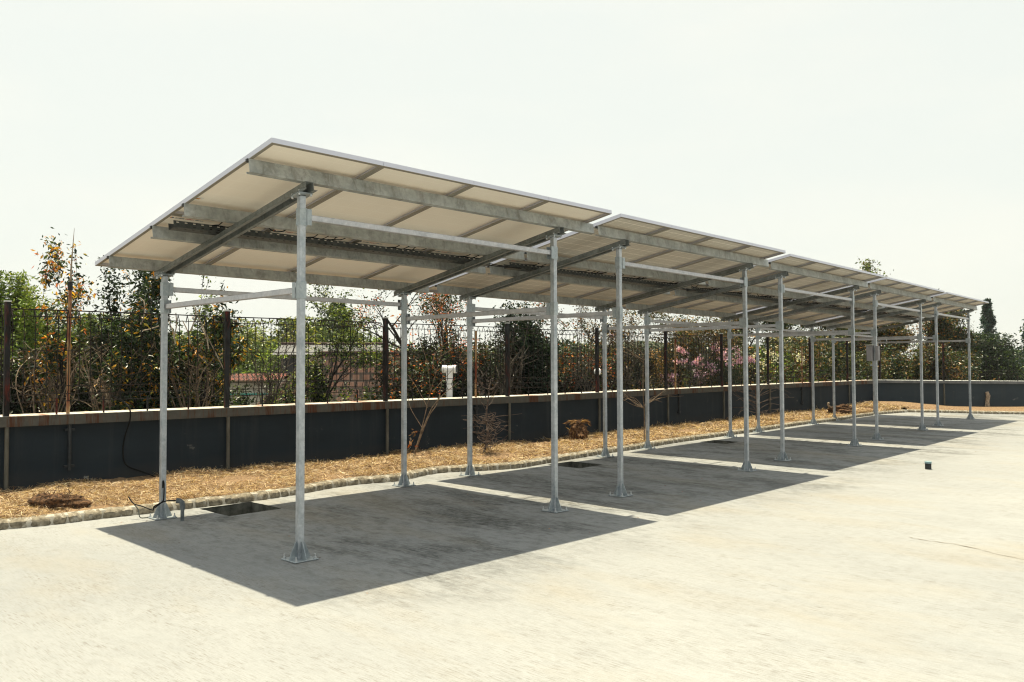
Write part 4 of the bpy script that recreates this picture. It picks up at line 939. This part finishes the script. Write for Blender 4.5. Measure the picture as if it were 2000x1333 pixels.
def tree(name, label, base, height, width, seed, leaves, leafsize, cols, wts, barkm='bark', levels=4, trunk_r=.12, clump=.09, cat='tree', group='trees beyond the fence', leafmatl='leaf', aspect=.45, droop=.2, kids=(3, 4), up=.45, lean=(0, 0), fork=.4, keep=1.0, bias=1.0, wob=.16, twig_r=1.0, spread=.75, low=0.0):
    """width = half width of the crown in metres; the skeleton is scaled to height and width"""
    rr = random.Random(seed); br, tips = grow(rr, (0, 0, 0), 5, spread, levels, trunk_r, lean, fork, kids, up, wob)
    T = np.array([t[0] for t in tips]); zt = np.percentile(T[:, 2], 99.3); wx = np.percentile(np.abs(T[:, :2]), 96)
    zl = np.percentile(T[:, 2], 1)
    def sc(p): return Vector((p[0] * width / wx, p[1] * width / wx, p[2] * (height - clump) / zt))
    root = empty(name, base); m = MB()
    for lev, pts, rad in br: m.tube([sc(p) for p in pts], [max(r, .0032 * twig_r) for r in rad], 7 if lev == 0 else (5 if lev == 1 else 3), cap=False)
    if base[2] > GR: m.tube([(.05, 0, GR - base[2]), (-.03, .02, (GR - base[2]) / 2), (0, 0, .05)], [trunk_r * 1.25, trunk_r * 1.1, trunk_r], 7, cap=False)
    m.build('trunk', MT[barkm], root, True)
    if leaves:
        T = np.array([tuple(sc(t)) for t in T]); T = T[T[:, 2] > low * height]; T = T[rng.random(len(T)) < keep]
        idx = rng.integers(0, len(T), leaves); cl = rng.normal(size=(leaves, 3)).clip(-1.8, 1.8) * clump * rng.choice([.3, .6, 1.0], size=(leaves, 1))
        P = T[idx] + cl
        tipc = palette(len(T), cols, wts, .15); own = palette(leaves, cols, wts, .2); c = np.where(rng.random((leaves, 1)) < .65, tipc[idx], own)
        leaf_mesh('crown', P, bias, leafsize * (.6 + .8 * rng.random(leaves)), c, MT[leafmatl], root, aspect=aspect, droop=droop)
    tag(root, label, cat, group); return root
def mass(name, label, base, rx, ry, rz, seed, n, leafsize, cols, wts, nclump=26, group='bushes beyond the wall', cat='bush', leafmatl='leaf', aspect=.5, sig=.16, hollow=.55, stems=True, shape=None, bias=1.0, droop=.2):
    r = np.random.default_rng(seed); root = empty(name, base)
    th = r.random(nclump) * 2 * math.pi; ph = np.arccos(1 - 1.5 * r.random(nclump)); rad = hollow + (1 - hollow) * r.random(nclump)
    cx = np.stack([rad * np.cos(th) * np.sin(ph) * rx, rad * np.sin(th) * np.sin(ph) * ry, rz * (.5 + .5 * rad * np.cos(ph))], 1)
    if shape == 'cone': z = r.random(nclump); k = (1 - z) ** .8; cx = np.stack([np.cos(th) * rx * k * rad, np.sin(th) * ry * k * rad, z * rz], 1)
    w = .5 + r.random(nclump); w /= w.sum(); idx = r.choice(nclump, n, p=w)
    s = np.array([rx, ry, rz]) * sig * (.7 + .6 * r.random((nclump, 1)))
    if shape == 'cone': s = s * np.array([1, 1, .35]) * (1.15 - cx[:, 2:3] / rz)
    P = cx[idx] + r.normal(size=(n, 3)).clip(-2.1, 2.1) * s[idx]; P[:, 2] = np.where(P[:, 2] > rz * 1.04, rz * (1.04 - .25 * r.random(n)), P[:, 2])
    tipc = palette(nclump, cols, wts, .2); own = palette(n, cols, wts, .2); c = np.where(r.random((n, 1)) < .6, tipc[idx], own)
    if stems:
        m = MB()
        if base[2] > GR: m.tube([(.05, 0, GR - base[2]), (-.02, .02, (GR - base[2]) / 2), (0, 0, -.15)], [.045 * rx + .02] * 3, 6, cap=False)
        for k in range(nclump):
            e = Vector(cx[k]); b = Vector((e.x * .12, e.y * .12, -.2)); mid = b.lerp(e, .5) + Vector((0, 0, .15 * rz)); m.tube(sp([b, mid, e], 3), [.03 * rx * (1 - .11 * i) for i in range(7)], 4, cap=False)
        m.build('stems', MT['bark'], root)
    leaf_mesh('foliage', P, bias, leafsize * (.6 + .8 * r.random(n)), c, MT[leafmatl], root, aspect=aspect, droop=droop)
    tag(root, label, cat, group); return root
G1 = [(.13, .20, .03), (.20, .27, .04), (.06, .10, .02), (.26, .28, .06)]          # fresh light green
G2 = [(.010, .024, .010), (.022, .045, .015), (.045, .075, .022), (.10, .13, .05)]         # dark green
YE = [(.55, .30, .03), (.48, .20, .02), (.42, .33, .05)]
ORG = [(.50, .13, .02), (.42, .07, .015), (.55, .22, .04)]
OL = [(.08, .08, .028), (.14, .11, .04), (.04, .05, .02), (.26, .15, .05)]
BR = [(.12, .07, .035), (.06, .038, .022), (.24, .13, .055)]
def place(u, depth): return far(u, depth, GR)
def T_(name, label, u, dp, v, wpx, seed, n, ls, cols, wts, bz=-1.2, **k):
    """a tree at bearing u and distance dp whose top stands at the height seen at v"""
    return tree(name, label, far(u, dp, bz), zat(v, dp) - bz, wpx * dp / FPX, seed, n, ls, cols, wts, **k)
mass('feathery_tree', 'light green feathery tree at the left edge behind the fence', far(5, 19, -.6), 1.35, 1.1, zat(545, 19) + .6, 11, 62000, .085, G1 + [G2[1]], [4, 4, 2, 3, 1], 90, 'trees beyond the fence', 'tree', aspect=.42, sig=.085, hollow=.35, droop=-.1)
mass('feathery_tree', 'second light green feathery tree just right of the leftmost one', far(180, 22, -1.2), 1.7, 1.3, zat(625, 22) + 1.2, 12, 42000, .085, G1 + [G2[1]], [4, 3, 2, 2, 2], 90, 'trees beyond the fence', 'tree', aspect=.3, sig=.07, hollow=.5, droop=-.1)
T_('yellowing_tree', 'dark leaved tree with yellow leaves spreading behind the fence at the left', 240, 12.6, 500, 95, 23, 8500, .07, G2[:3] + YE, [7, 6, 3, .8, .5, .7], trunk_r=.07, clump=.085, aspect=.4, up=.15, fork=.45, droop=.6, spread=1.0, kids=(3, 5))
mass('dark_shrub', 'dense dark leafy shrub filling the fence right of the tall rusty pole', far(262, 13.2, -.3), .62, .5, zat(515, 13.2) + .3, 28, 9500, .075, G2[:3] + YE[:1], [8, 6, 3, .5], 26, 'bushes beyond the wall', 'bush', aspect=.42, sig=.12, droop=.5)
T_('yellowing_tree', 'loose yellow leaved sapling reaching highest beside the tip of the tall rusty pole', 150, 12.3, 462, 88, 29, 2300, .07, G2[:3] + YE + ORG[:1], [4, 4, 3, 2, 1, 1, 1], trunk_r=.045, clump=.085, aspect=.4, up=.3, fork=.5, droop=.6, spread=.9, bz=-.3)
T_('yellowing_tree', 'lower dark tree with orange yellow leaf sprays behind the nearest back post', 355, 12.9, 600, 105, 24, 9000, .085, G2 + YE, [6, 6, 4, 2, 1.2, .8, .8], trunk_r=.055, clump=.11, up=.15, fork=.35, droop=.6, aspect=.34, spread=1.0)
T_('yellowing_tree', 'dark bushy tree right of the tall rusty pole under the low canopy corner', 290, 12.8, 560, 80, 27, 7000, .07, G2[:3] + YE[:2], [7, 6, 3, .5, .5], trunk_r=.05, clump=.10, spread=1.0, up=.15, fork=.35, droop=.4, aspect=.36)
T_('slender_tree', 'slender open branched tree with sparse small green leaves left of the nearest front post', 455, 14.0, 528, 110, 35, 3200, .05, G2[:3] + G1[:2], [3, 3, 2, 2, 2], trunk_r=.07, clump=.07, up=.5, fork=.36)
T_('slender_tree', 'thin green leaved tree whose crown shows under the nearest canopy', 625, 15.0, 545, 100, 36, 5200, .055, G2 + G1, [2, 3, 3, 2, 2, 2, 1, 1], trunk_r=.07, clump=.08, up=.4, fork=.4)
mass('broad_tree', 'large green crown behind the grey shed roof', far(545, 46, -2), 4.6, 4, zat(630, 46) + 2, 41, 26000, .2, G1 + G2, [2, 2, 3, 1, 1, 2, 3, 3], 60, 'trees beyond the fence', 'tree', sig=.10)
mass('broad_tree', 'tall pointed green crown rising behind the brown tiled house', far(660, 58, -2), 3.4, 3, zat(585, 58) + 2, 42, 24000, .22, G1 + G2, [2, 2, 3, 1, 1, 2, 3, 3], 60, 'trees beyond the fence', 'tree', shape='cone', sig=.2)
mass('broad_tree', 'round green crown right behind the tiled house roof', far(745, 50, -2), 3.6, 3.5, zat(665, 50) + 2, 43, 18000, .2, G1 + G2, [1, 2, 3, 1, 2, 3, 3, 3], 50, 'trees beyond the fence', 'tree', sig=.1)
mass('broad_tree', 'hazy green crown far behind the left fence posts', far(270, 40, -2), 6, 4, zat(655, 40) + 2, 44, 26000, .19, G1 + G2, [1, 2, 3, 1, 2, 3, 3, 3], 60, 'trees beyond the fence', 'tree', sig=.1)
T_('orange_tree', 'dark trunked tree with orange red leaves behind the second canopy', 850, 17.0, 500, 150, 52, 3200, .06, ORG + G2[:3] + BR[:2], [1.6, 1.2, 1, 3.5, 3.5, 3, 2, 2], trunk_r=.20, clump=.12, up=.45, fork=.34)
T_('orange_tree', 'second orange leaved tree left of the tan rusty pole', 915, 18.5, 535, 120, 53, 5600, .06, ORG + G2[:3] + BR[:2], [1.5, 1.5, 1, 5, 5, 3, 3, 2], trunk_r=.15, clump=.13, up=.4, fork=.34)
T_('orange_tree', 'smaller orange and green tree behind the front right post of the nearest canopy', 1095, 19.5, 555, 105, 54, 4600, .065, ORG + G2 + BR, [1, 1, .8, 3, 3, 3, 1, 2, 3, 2], trunk_r=.12, clump=.14, up=.4, fork=.34)
T_('dark_tree', 'dense very dark green tree between the orange trees', 1030, 18.6, 590, 62, 55, 14000, .08, G2[:2] + [(.018, .035, .02)], [3, 2, 3], trunk_r=.1, clump=.16, up=.4, fork=.3)
for i, (u, dp, v, n, lab) in enumerate([(1150, 22, 575, 3000, 'tangled brown branched tree with sparse leaves behind the second canopy back posts'), (1235, 24, 565, 3800, 'tangled brown branched tree with few leaves left of the pink flowers'), (1330, 25, 565, 6500, 'brown olive tree spreading above the pink flowers')]):
    T_('brown_tree', lab, u, dp, v, 100, 60 + i, n, .07, OL + BR + G2[:2], [2, 2, 2, 2, 2, 2, 1, 2, 2], trunk_r=.13, clump=.14, kids=(4, 4), up=.3, fork=.28, wob=.24)
# pink flowering shrub, conifer bush, white flowers
T_('flowering_tree', 'brown olive tree with clusters of pink blossom beyond the fence', 1395, 26, 590, 120, 70, 15000, .075, OL + G2 + BR[:1], [3, 3, 3, 2, 1, 2, 2, 2, 2], barkm='bark2', trunk_r=.13, clump=.2, up=.35, fork=.3)
def blossoms(label, spots, dp, size, cols, n, sd):
    r = np.random.default_rng(sd); P = []
    for (u, v) in spots:
        c = far(u, dp, zat(v, dp)); P.append(np.array(c) + r.normal(size=(n, 3)) * np.array([.065, .08, .05]) * (.6 + r.random()))
    P = np.concatenate(P); cl = palette(len(P), cols, [1] * len(cols), .1)
    o = leaf_mesh('blossom', P, .5, size * (.6 + .8 * r.random(len(P))), cl, MT['petal'], None, aspect=.8); return o
for o, lab in ((blossoms('', [(1298, 735), (1303, 748), (1312, 742), (1325, 683), (1322, 707), (1337, 708), (1313, 735), (1358, 710), (1366, 715), (1388, 718), (1394, 728), (1362, 730), (1371, 735), (1412, 694), (1413, 701), (1397, 682), (1336, 688), (1366, 703), (1439, 688), (1426, 713), (1447, 702), (1444, 708), (1455, 705), (1465, 702), (1468, 706), (1197, 654), (1400, 678)], 24.0, .06, [(.58, .33, .60), (.66, .45, .68), (.78, .62, .80)], 52, 3), 'clusters of pink blossom hanging behind the fence'), (blossoms('', [(1475, 695), (1497, 690), (1505, 692), (1512, 703), (1520, 698), (1482, 715), (1490, 706), (1560, 700), (1572, 710)], 25.5, .06, [(.66, .66, .60), (.50, .52, .46)], 22, 4), 'small white blossoms right of the pink ones')):
    tag(o, lab, 'blossom', kind='stuff')
mass('conifer_bush', 'blue green needle bush just beyond the fence below the pink blossom', far(1408, 24.3, zat(775, 24.3) - .6), .52, .5, 1.5, 75, 6000, .10, [(.02, .05, .03), (.03, .065, .045), (.05, .08, .04)], [1, 1, 1], 22, 'bushes beyond the wall', 'bush', 'leafdull', .10, .2, droop=-1.0)
mass('leafy_bush', 'green bush with a bright leaf patch behind the third canopy posts', far(1500, 27.5, -1.5), 1.6, 1.3, zat(690, 27.5) + 1.5, 76, 9000, .10, G2 + G1[:2] + BR[:1], [2, 3, 3, 2, 2, 2, 2])
mass('leafy_bush', 'rounded olive green bush with white flecks behind the fourth canopy', far(1575, 29, -1.5), 2.0, 1.5, zat(668, 29) + 1.5, 77, 12000, .11, G2[1:] + OL + [(.30, .28, .16)], [2, 2, 2, 2, 2, 2, 1, 1.2])
# trees to the right
specs = [(1480, 33, 592, 'olive brown tree between the flowering tree and the rounded bush', OL + G2), (1565, 36, 580, 'dark olive tree directly above the rounded bush', G2[:3] + OL[:2]), (1640, 34, 575, 'dark green tree behind the fourth canopy front left post', G2 + OL), (1725, 34, 590, 'brown leaved tree behind the cabinet post', BR + OL + G2[:1]), (1795, 36, 590, 'orange brown and green tree behind the farthest canopy', BR + G2 + YE[1:2]), (1845, 37, 600, 'green tree with pale gaps at the right end of the farthest canopy', G2 + OL + BR[:1])]
for i, (u, dp, v, lab, cols) in enumerate(specs):
    T_('mixed_tree', lab, u, dp, v, 62 if i < 5 else 42, 80 + i, 26000, .10, cols + G2[:3], [1] * len(cols) + [1.4] * 3, trunk_r=.2, clump=.22, up=.3, fork=.2, spread=.8)
for i, (u, dp, v, cols, lab) in enumerate([(1790, 32, 682, BR + OL + G2[1:3], 'rust brown bush in front of the farthest canopy trees'), (1700, 31, 695, G2 + OL, 'dark bush below the cabinet post'), (1640, 31, 705, G2 + OL[:2], 'dark green bush near the wall corner'), (1850, 33, 695, BR + OL + G2, 'brown and green bush left of the dark round tree')]):
    mass('leafy_bush', lab, far(u, dp, -1.5), 1.5, 1.3, zat(v, dp) + 1.5, 90 + i, 16000, .10, cols + G2[:3], [1] * len(cols) + [1] * 3, 40, sig=.12)
mass('round_tree', 'broad dark green tree right of the farthest canopy', far(1930, 40, -1.5), 1.75, 1.7, zat(662, 40) + 1.5, 95, 26000, .12, G2[:3] + G1[:1] + [(.02, .04, .02)], [3, 3, 2, 1, 3], 44, 'trees beyond the fence', 'tree', sig=.13)
mass('conifer_tree', 'tall narrow conifer rising above the dark round tree at the right', far(1931, 60, -2), 1.35, 1.3, zat(590, 60) + 2, 96, 22000, .16, [(.015, .05, .045), (.02, .06, .05), (.05, .09, .06)], [2, 2, 1], 60, 'trees beyond the fence', 'tree', shape='cone', sig=.22, hollow=.5)
mass('conifer_tree', 'conifer cut off by the right edge of the picture', far(2030, 46, -2), 1.6, 1.5, zat(600, 46) + 2, 97, 11000, .20, [(.015, .045, .04), (.02, .055, .04), (.05, .08, .05)], [2, 2, 1], 34, 'trees beyond the fence', 'tree', shape='cone', sig=.26)
mass('round_tree', 'low bluish green tree at the right edge', far(2000, 50, -2), 2.4, 2.0, zat(692, 50) + 2, 98, 15000, .2, G2, [1, 1, 1, 1], 26, 'trees beyond the fence', 'tree')
T_('tall_tree', 'tall tree whose crown tops show above the fourth canopy', 1690, 46, 513, 75, 99, 9000, .15, G1[:3] + OL[:2] + G2[1:3], [1] * 7, trunk_r=.2, clump=.28, up=.4, fork=.55)
# undergrowth right behind the wall
DK = [(.009, .020, .010), (.020, .036, .014), (.036, .03, .018)]
TW = []
bl = [(-30, 13, 700, DK[:1] + G2[2:3] + G1[:2]), (60, 12.8, 690, DK + BR[:2]), (170, 12.8, 660, DK + G2[2:3] + BR[:1]), (265, 13.2, 630, DK + G2[2:3]), (360, 13.6, 670, DK + G2[2:3]), (455, 14.2, 762, DK + G1[:1]), (600, 14.9, 712, G2 + G1), (668, 15.4, 745, G2 + G1), (745, 15.9, 768, DK + ORG[:1]), (800, 16.4, 690, DK + G2[2:]), (860, 17, 665, DK + G2[2:3]), (960, 18.4, 655, DK + BR[:2]), (1060, 19.6, 670, DK + ORG[:1]), (1150, 21, 680, DK + BR[:2]), (1230, 22.5, 675, DK + OL[:3]), (1310, 24, 690, DK + OL), (1450, 26.5, 700, DK + OL), (1540, 28.5, 700, DK + OL)]
for i, (u, dp, v, cols) in enumerate(bl):
    side = ['at the left edge', 'below the light green tree', 'below the tall rusty pole', 'between the tall rusty pole and the nearest back post', 'right behind the nearest back post', 'below the cream building', 'in front of the brown tiled roof', 'at the right of the nearest front post', 'at the middle of the brown roof', 'left of the white vent pipe', 'behind the white vent pipe', 'behind the tangled shrub', 'behind the dead palm', 'behind the globe lamp', 'left of the pink blossom', 'under the left end of the pink blossom', 'under the right end of the pink blossom', 'right of the conifer bush'][i]
    mass('leafy_bush', 'leafy undergrowth bush over the wall ' + side, far(u, dp + .4, zat(v, dp) - 2.6 * (dp / 16) ** .5), (.62 if 5 <= i <= 8 else .86) * dp / 16, .5 * dp / 16, 2.6 * (dp / 16) ** .5, 120 + i, (12500 if i < 14 else 11000) if not 5 <= i <= 8 else 7000, .062, cols, ([3] * 3 + [.8] * 9)[:len(cols)] if len(cols) > 3 else [1] * len(cols), 30, sig=.10)
for i, (u, dp, v0, v1, hw, lab) in enumerate([(95, 12.2, 640, 800, 80, 'tangle of bare pale twigs behind the fence at the left'), (215, 12.0, 660, 800, 80, 'tangle of bare pale twigs behind the fence below the yellow leaves'), (385, 12.4, 640, 790, 60, 'tangle of bare twigs behind the fence left of its second post'), (520, 13.6, 600, 790, 70, 'thin dark branches rising before the cream building'), (990, 17, 600, 775, 80, 'bare grey branches between the orange trees'), (1130, 19, 580, 765, 80, 'bare grey branches left of the globe lamp'), (1240, 21, 580, 765, 80, 'bare grey branches right of the globe lamp'), (1370, 23.5, 620, 755, 80, 'bare branches among the pink blossom')]):
    r3 = random.Random(300 + i); b = far(u, dp, GR); k = FPX / dp; sp_ = []
    zt0, zt1 = zat(v1, dp) - GR, zat(v0, dp) - GR
    for j in range(16 if i < 3 else 13):
        x = r3.gauss(0, .2) * hw / k; x1 = x + r3.gauss(0, .55) * hw / k; top = zt0 + (zt1 - zt0) * r3.uniform(.3, 1)
        main_ = [(0, 0, 0), (x, r3.gauss(0, .1), zt0 * .8), ((x + x1) / 2 + r3.gauss(0, .06), r3.gauss(0, .2), (zt0 + top) / 2), (x1, r3.gauss(0, .3), top)]; sp_.append((main_, .016, .003))
        for q in range(5):
            t_ = r3.uniform(.05, .9); px = (x + (x1 - x) * t_, main_[2][1], zt0 + (top - zt0) * t_); a_ = r3.uniform(-1.2, 1.2); L_ = r3.uniform(.12, .5)
            sp_.append(([px, (px[0] + math.sin(a_) * L_ * .5 + r3.gauss(0, .03), px[1] + r3.gauss(0, .1), px[2] + abs(math.cos(a_)) * L_ * .4), (px[0] + math.sin(a_) * L_, px[1] + r3.gauss(0, .15), px[2] + math.cos(a_) * L_ * .9)], .005, .002))
    TW.append((lab, b, sp_, 'twigmid' if i < 3 else 'bark2'))
# distant tree line
mass('distant_wood', 'far hazy wood filling the gaps between the trees', far(1150, 80, -3), 30, 7, zat(668, 80) + 3, 150, 26000, .6, G2, [1, 1, 1, 1], 120, None, 'wood', sig=.07, stems=False)['kind'] = 'stuff'
mass('distant_wood', 'far hazy wood at the left behind the house roofs', far(250, 75, -3), 26, 7, zat(655, 75) + 3, 151, 22000, .55, G2 + G1[:1], [1, 1, 1, 1, 1], 100, None, 'wood', sig=.07, stems=False)['kind'] = 'stuff'

# ------------------------------------------------------------------ dead plants inside the bed
def twigs(name, label, base, specs, matn='twig', leaves=None):
    m = MB()
    for (pts, r0, r1) in specs:
        P = sp(pts, 5); m.tube(P, [r0 + (r1 - r0) * i / (len(P) - 1) for i in range(len(P))], 5, cap=False)
    root = empty(name, base); m.build('stems', MT[matn], root, True)
    if leaves is not None: leaf_mesh('dry_leaves', leaves, 1, .05 + .05 * rng.random(len(leaves)), palette(len(leaves), BR + ORG[:1], [2, 2, 2, 1]), MT['leafdull'], root, aspect=.4, droop=.8)
    tag(root, label, 'dead plant'); return root
for lab, b, sp_, mn in TW: twigs('bare_shrub', lab, b, sp_, mn)
b = W(4.62, 4.0, .06)
r_ = random.Random(9); specs = []
right = Vector((math.cos(-.0), 0, 0))
def rel(du, dv, dy=0.0, k=1668 / 12.9): return (du / k, dy, -dv / k)
main = [[(0, 0), (18, -60), (35, -130), (55, -200)], [(0, 0), (30, -80), (50, -115), (62, -190)], [(0, 0), (38, -100), (90, -150)], [(35, -130), (30, -180), (20, -215), (6, -260)], [(45, -165), (42, -200), (70, -230), (130, -268)], [(55, -200), (60, -240), (50, -262)], [(20, -60), (-4, -100), (-10, -130)], [(30, -100), (8, -140), (-10, -165)], [(38, -130), (70, -165), (80, -175)], [(55, -200), (80, -215), (100, -222)]]
for i, pl in enumerate(main): specs.append(([rel(a, c, .03 * math.sin(i * 2.2) * j) for j, (a, c) in enumerate(pl)], .011 if i < 3 else .006, .0025))
lv = np.array([rel(r_.uniform(-6, 12), r_.uniform(-60, -5)) for _ in range(26)])
twigs('dead_sapling', 'bundle of bare leaning stems with curled brown leaves by the nearest right back post', b, specs, 'twigmid', leaves=lv)
b = W(5.745, 3.62, .06); specs = []; k = 1668 / 13.4
specs.append(([(0, 0, 0), (.07, 0, .3), (.05, .02, .62), (.09, 0, .95), (.10, 0, 1.12)], .022, .006))
for i in range(52):
    h = r_.uniform(.12, .62); a = r_.uniform(0, 6.28); L = r_.uniform(.12, .34); x = .06; dx, dy = math.cos(a), math.sin(a); j = lambda: r_.gauss(0, .05)
    specs.append(([(x, 0, h), (x + dx * L * .4, dy * L * .4, h - .04 + j()), (x + dx * L * .75 + 2 * j(), dy * L * .75 + 2 * j(), h + .02 + j()), (x + dx * L + 2 * j(), dy * L + j(), h + .05 + 2 * j())], .005, .002))
for i in range(10):
    a = r_.uniform(0, 6.28); h = r_.uniform(.75, 1.1); specs.append(([(.08, 0, h), (.08 + math.cos(a) * .1, math.sin(a) * .1, h + .05), (.08 + math.cos(a) * .17, math.sin(a) * .17, h + .16)], .005, .002))
twigs('dead_shrub', 'tangled leafless grey brown shrub against the dark wall behind the second canopy', b, specs, 'twigdark')
b = W(9.3, 3.0, .06); specs = [([(0, 0, 0), (.01, 0, .5), (-.01, 0, 1.0), (0, 0, 1.6)], .012, .008)]
for i in range(18):
    h = r_.choice([.62, .66, 1.45, 1.5, 1.6]); sgn = r_.choice([-1, 1]); L = r_.uniform(.3, .75); specs.append(([(0, 0, h), (sgn * L * .4, r_.gauss(0, .1), h + .12 + r_.gauss(0, .04)), (sgn * L, r_.gauss(0, .2), h + .35 * r_.random() + .1)], .006, .002))
twigs('dead_sapling', 'thin upright leafless sapling at the back left post of the third canopy', b, specs, 'twigmid')
b = W(15.4, 3.85, .08); specs = [([(0, 0, 0), (.02, 0, .3), (0, 0, .75)], .02, .012)]
for i in range(22):
    h = r_.uniform(.25, .85); sgn = r_.choice([-1, 1]); L = r_.uniform(.3, .95); specs.append(([(0, 0, h * .8), (sgn * L * .5, r_.gauss(0, .1), h + .05 + r_.gauss(0, .07)), (sgn * L, r_.gauss(0, .2), h + .05 + r_.gauss(0, .12))], .006, .002))
twigs('dead_shrub', 'spreading flat branched brown dead shrub at the wall behind the fourth canopy', b, specs, 'twigdark')
# cut palm stump with dry fronds
b = W(8.32, 3.75, .05); root = empty('palm_stump', b)
lump('trunk', (0, 0, .16), .15, .14, .27, 21, MT['root'], root, .35)
P = []; Dd = []; r2 = np.random.default_rng(5)
for (az_, n, ln) in ((math.pi * .97, 60, .20), (-.12, 55, .17), (1.7, 40, .12), (.6, 30, .1), (2.5, 30, .12)):
    for i in range(n):
        t = r2.random(); a = az_ + r2.normal() * .12; x = math.cos(a) * t * ln; y = math.sin(a) * t * ln * .6; z = .36 + .10 * math.sin(t * 2.2) - .06 * t
        P.append((x, y, z)); Dd.append((math.cos(a) + r2.normal() * .25, math.sin(a) * .5, .35 - t * 1.1 + r2.normal() * .15))
for i in range(110):
    a = r2.random() * 6.28; z = r2.random() * .3; P.append((math.cos(a) * .14, math.sin(a) * .13, z + .03)); Dd.append((math.cos(a) * .5, math.sin(a) * .5, -1 + r2.normal() * .5))
leaf_mesh('dry_fronds', np.array(P), 1, .07 + .06 * r2.random(len(P)), palette(len(P), [(.42, .27, .12), (.22, .12, .05), (.10, .055, .03)], [3, 3, 3]), MT['dryfrond'], root, aspect=.09, dirs=Dd)
tag(root, 'cut palm stump with dry golden frond tufts against the dark wall', 'palm stump')
# dead pale stick leaning behind the fence at the left, and bare branch forks near the first back post
k = 1668 / 12.3; b = far(437, 12.3, zat(720, 12.3))
twigs('dead_branch', 'long pale dead branch slanting behind the fence left of a fence post', b, [([(0, 0, 0), (-30 / k, 0, 60 / k), (-62 / k, .02, 125 / k)], .009, .006)])
b = far(330, 12.0, zat(640, 12.0)); sp_ = []
for (x0, y0, x1, y1) in ((-55, 5, -20, -5), (-55, -8, -48, -45), (-48, -45, -58, -60), (-18, 5, -15, -40), (12, 30, -5, -20), (8, 20, 12, -30), (40, 30, 25, -15), (40, 5, 50, -40), (75, 40, 60, -5), (110, 0, 105, -30), (-18, 30, -20, 10)):
    sp_.append(([(x0 / k, 0, -y0 / k), ((x0 + x1) / 2 / k + .02, .01, -(y0 + y1) / 2 / k), (x1 / k, 0, -y1 / k)], .010, .007))
twigs('dead_branch', 'pale forked dead branches behind the fence around the nearest back post', b, sp_)

# ------------------------------------------------------------------ haze: a closed box of thin even air round everything
HAZE = True
if HAZE:
    hz = bpy.data.materials.new('haze_air'); hz.use_nodes = True; t = hz.node_tree; t.nodes.clear(); o_ = t.nodes.new('ShaderNodeOutputMaterial'); v_ = t.nodes.new('ShaderNodeVolumePrincipled')
    v_.inputs['Color'].default_value = (.95, .97, 1, 1); v_.inputs['Density'].default_value = .00035; v_.inputs['Anisotropy'].default_value = .3; t.links.new(v_.outputs[0], o_.inputs['Volume'])
    m = MB(); m.box((-960, -300, -12.5), (960, 1560, 45)); ho = m.build('haze', hz); tag(ho, kind='stuff')
    ho['label'] = 'pale even haze in the air'; ho['category'] = 'haze'
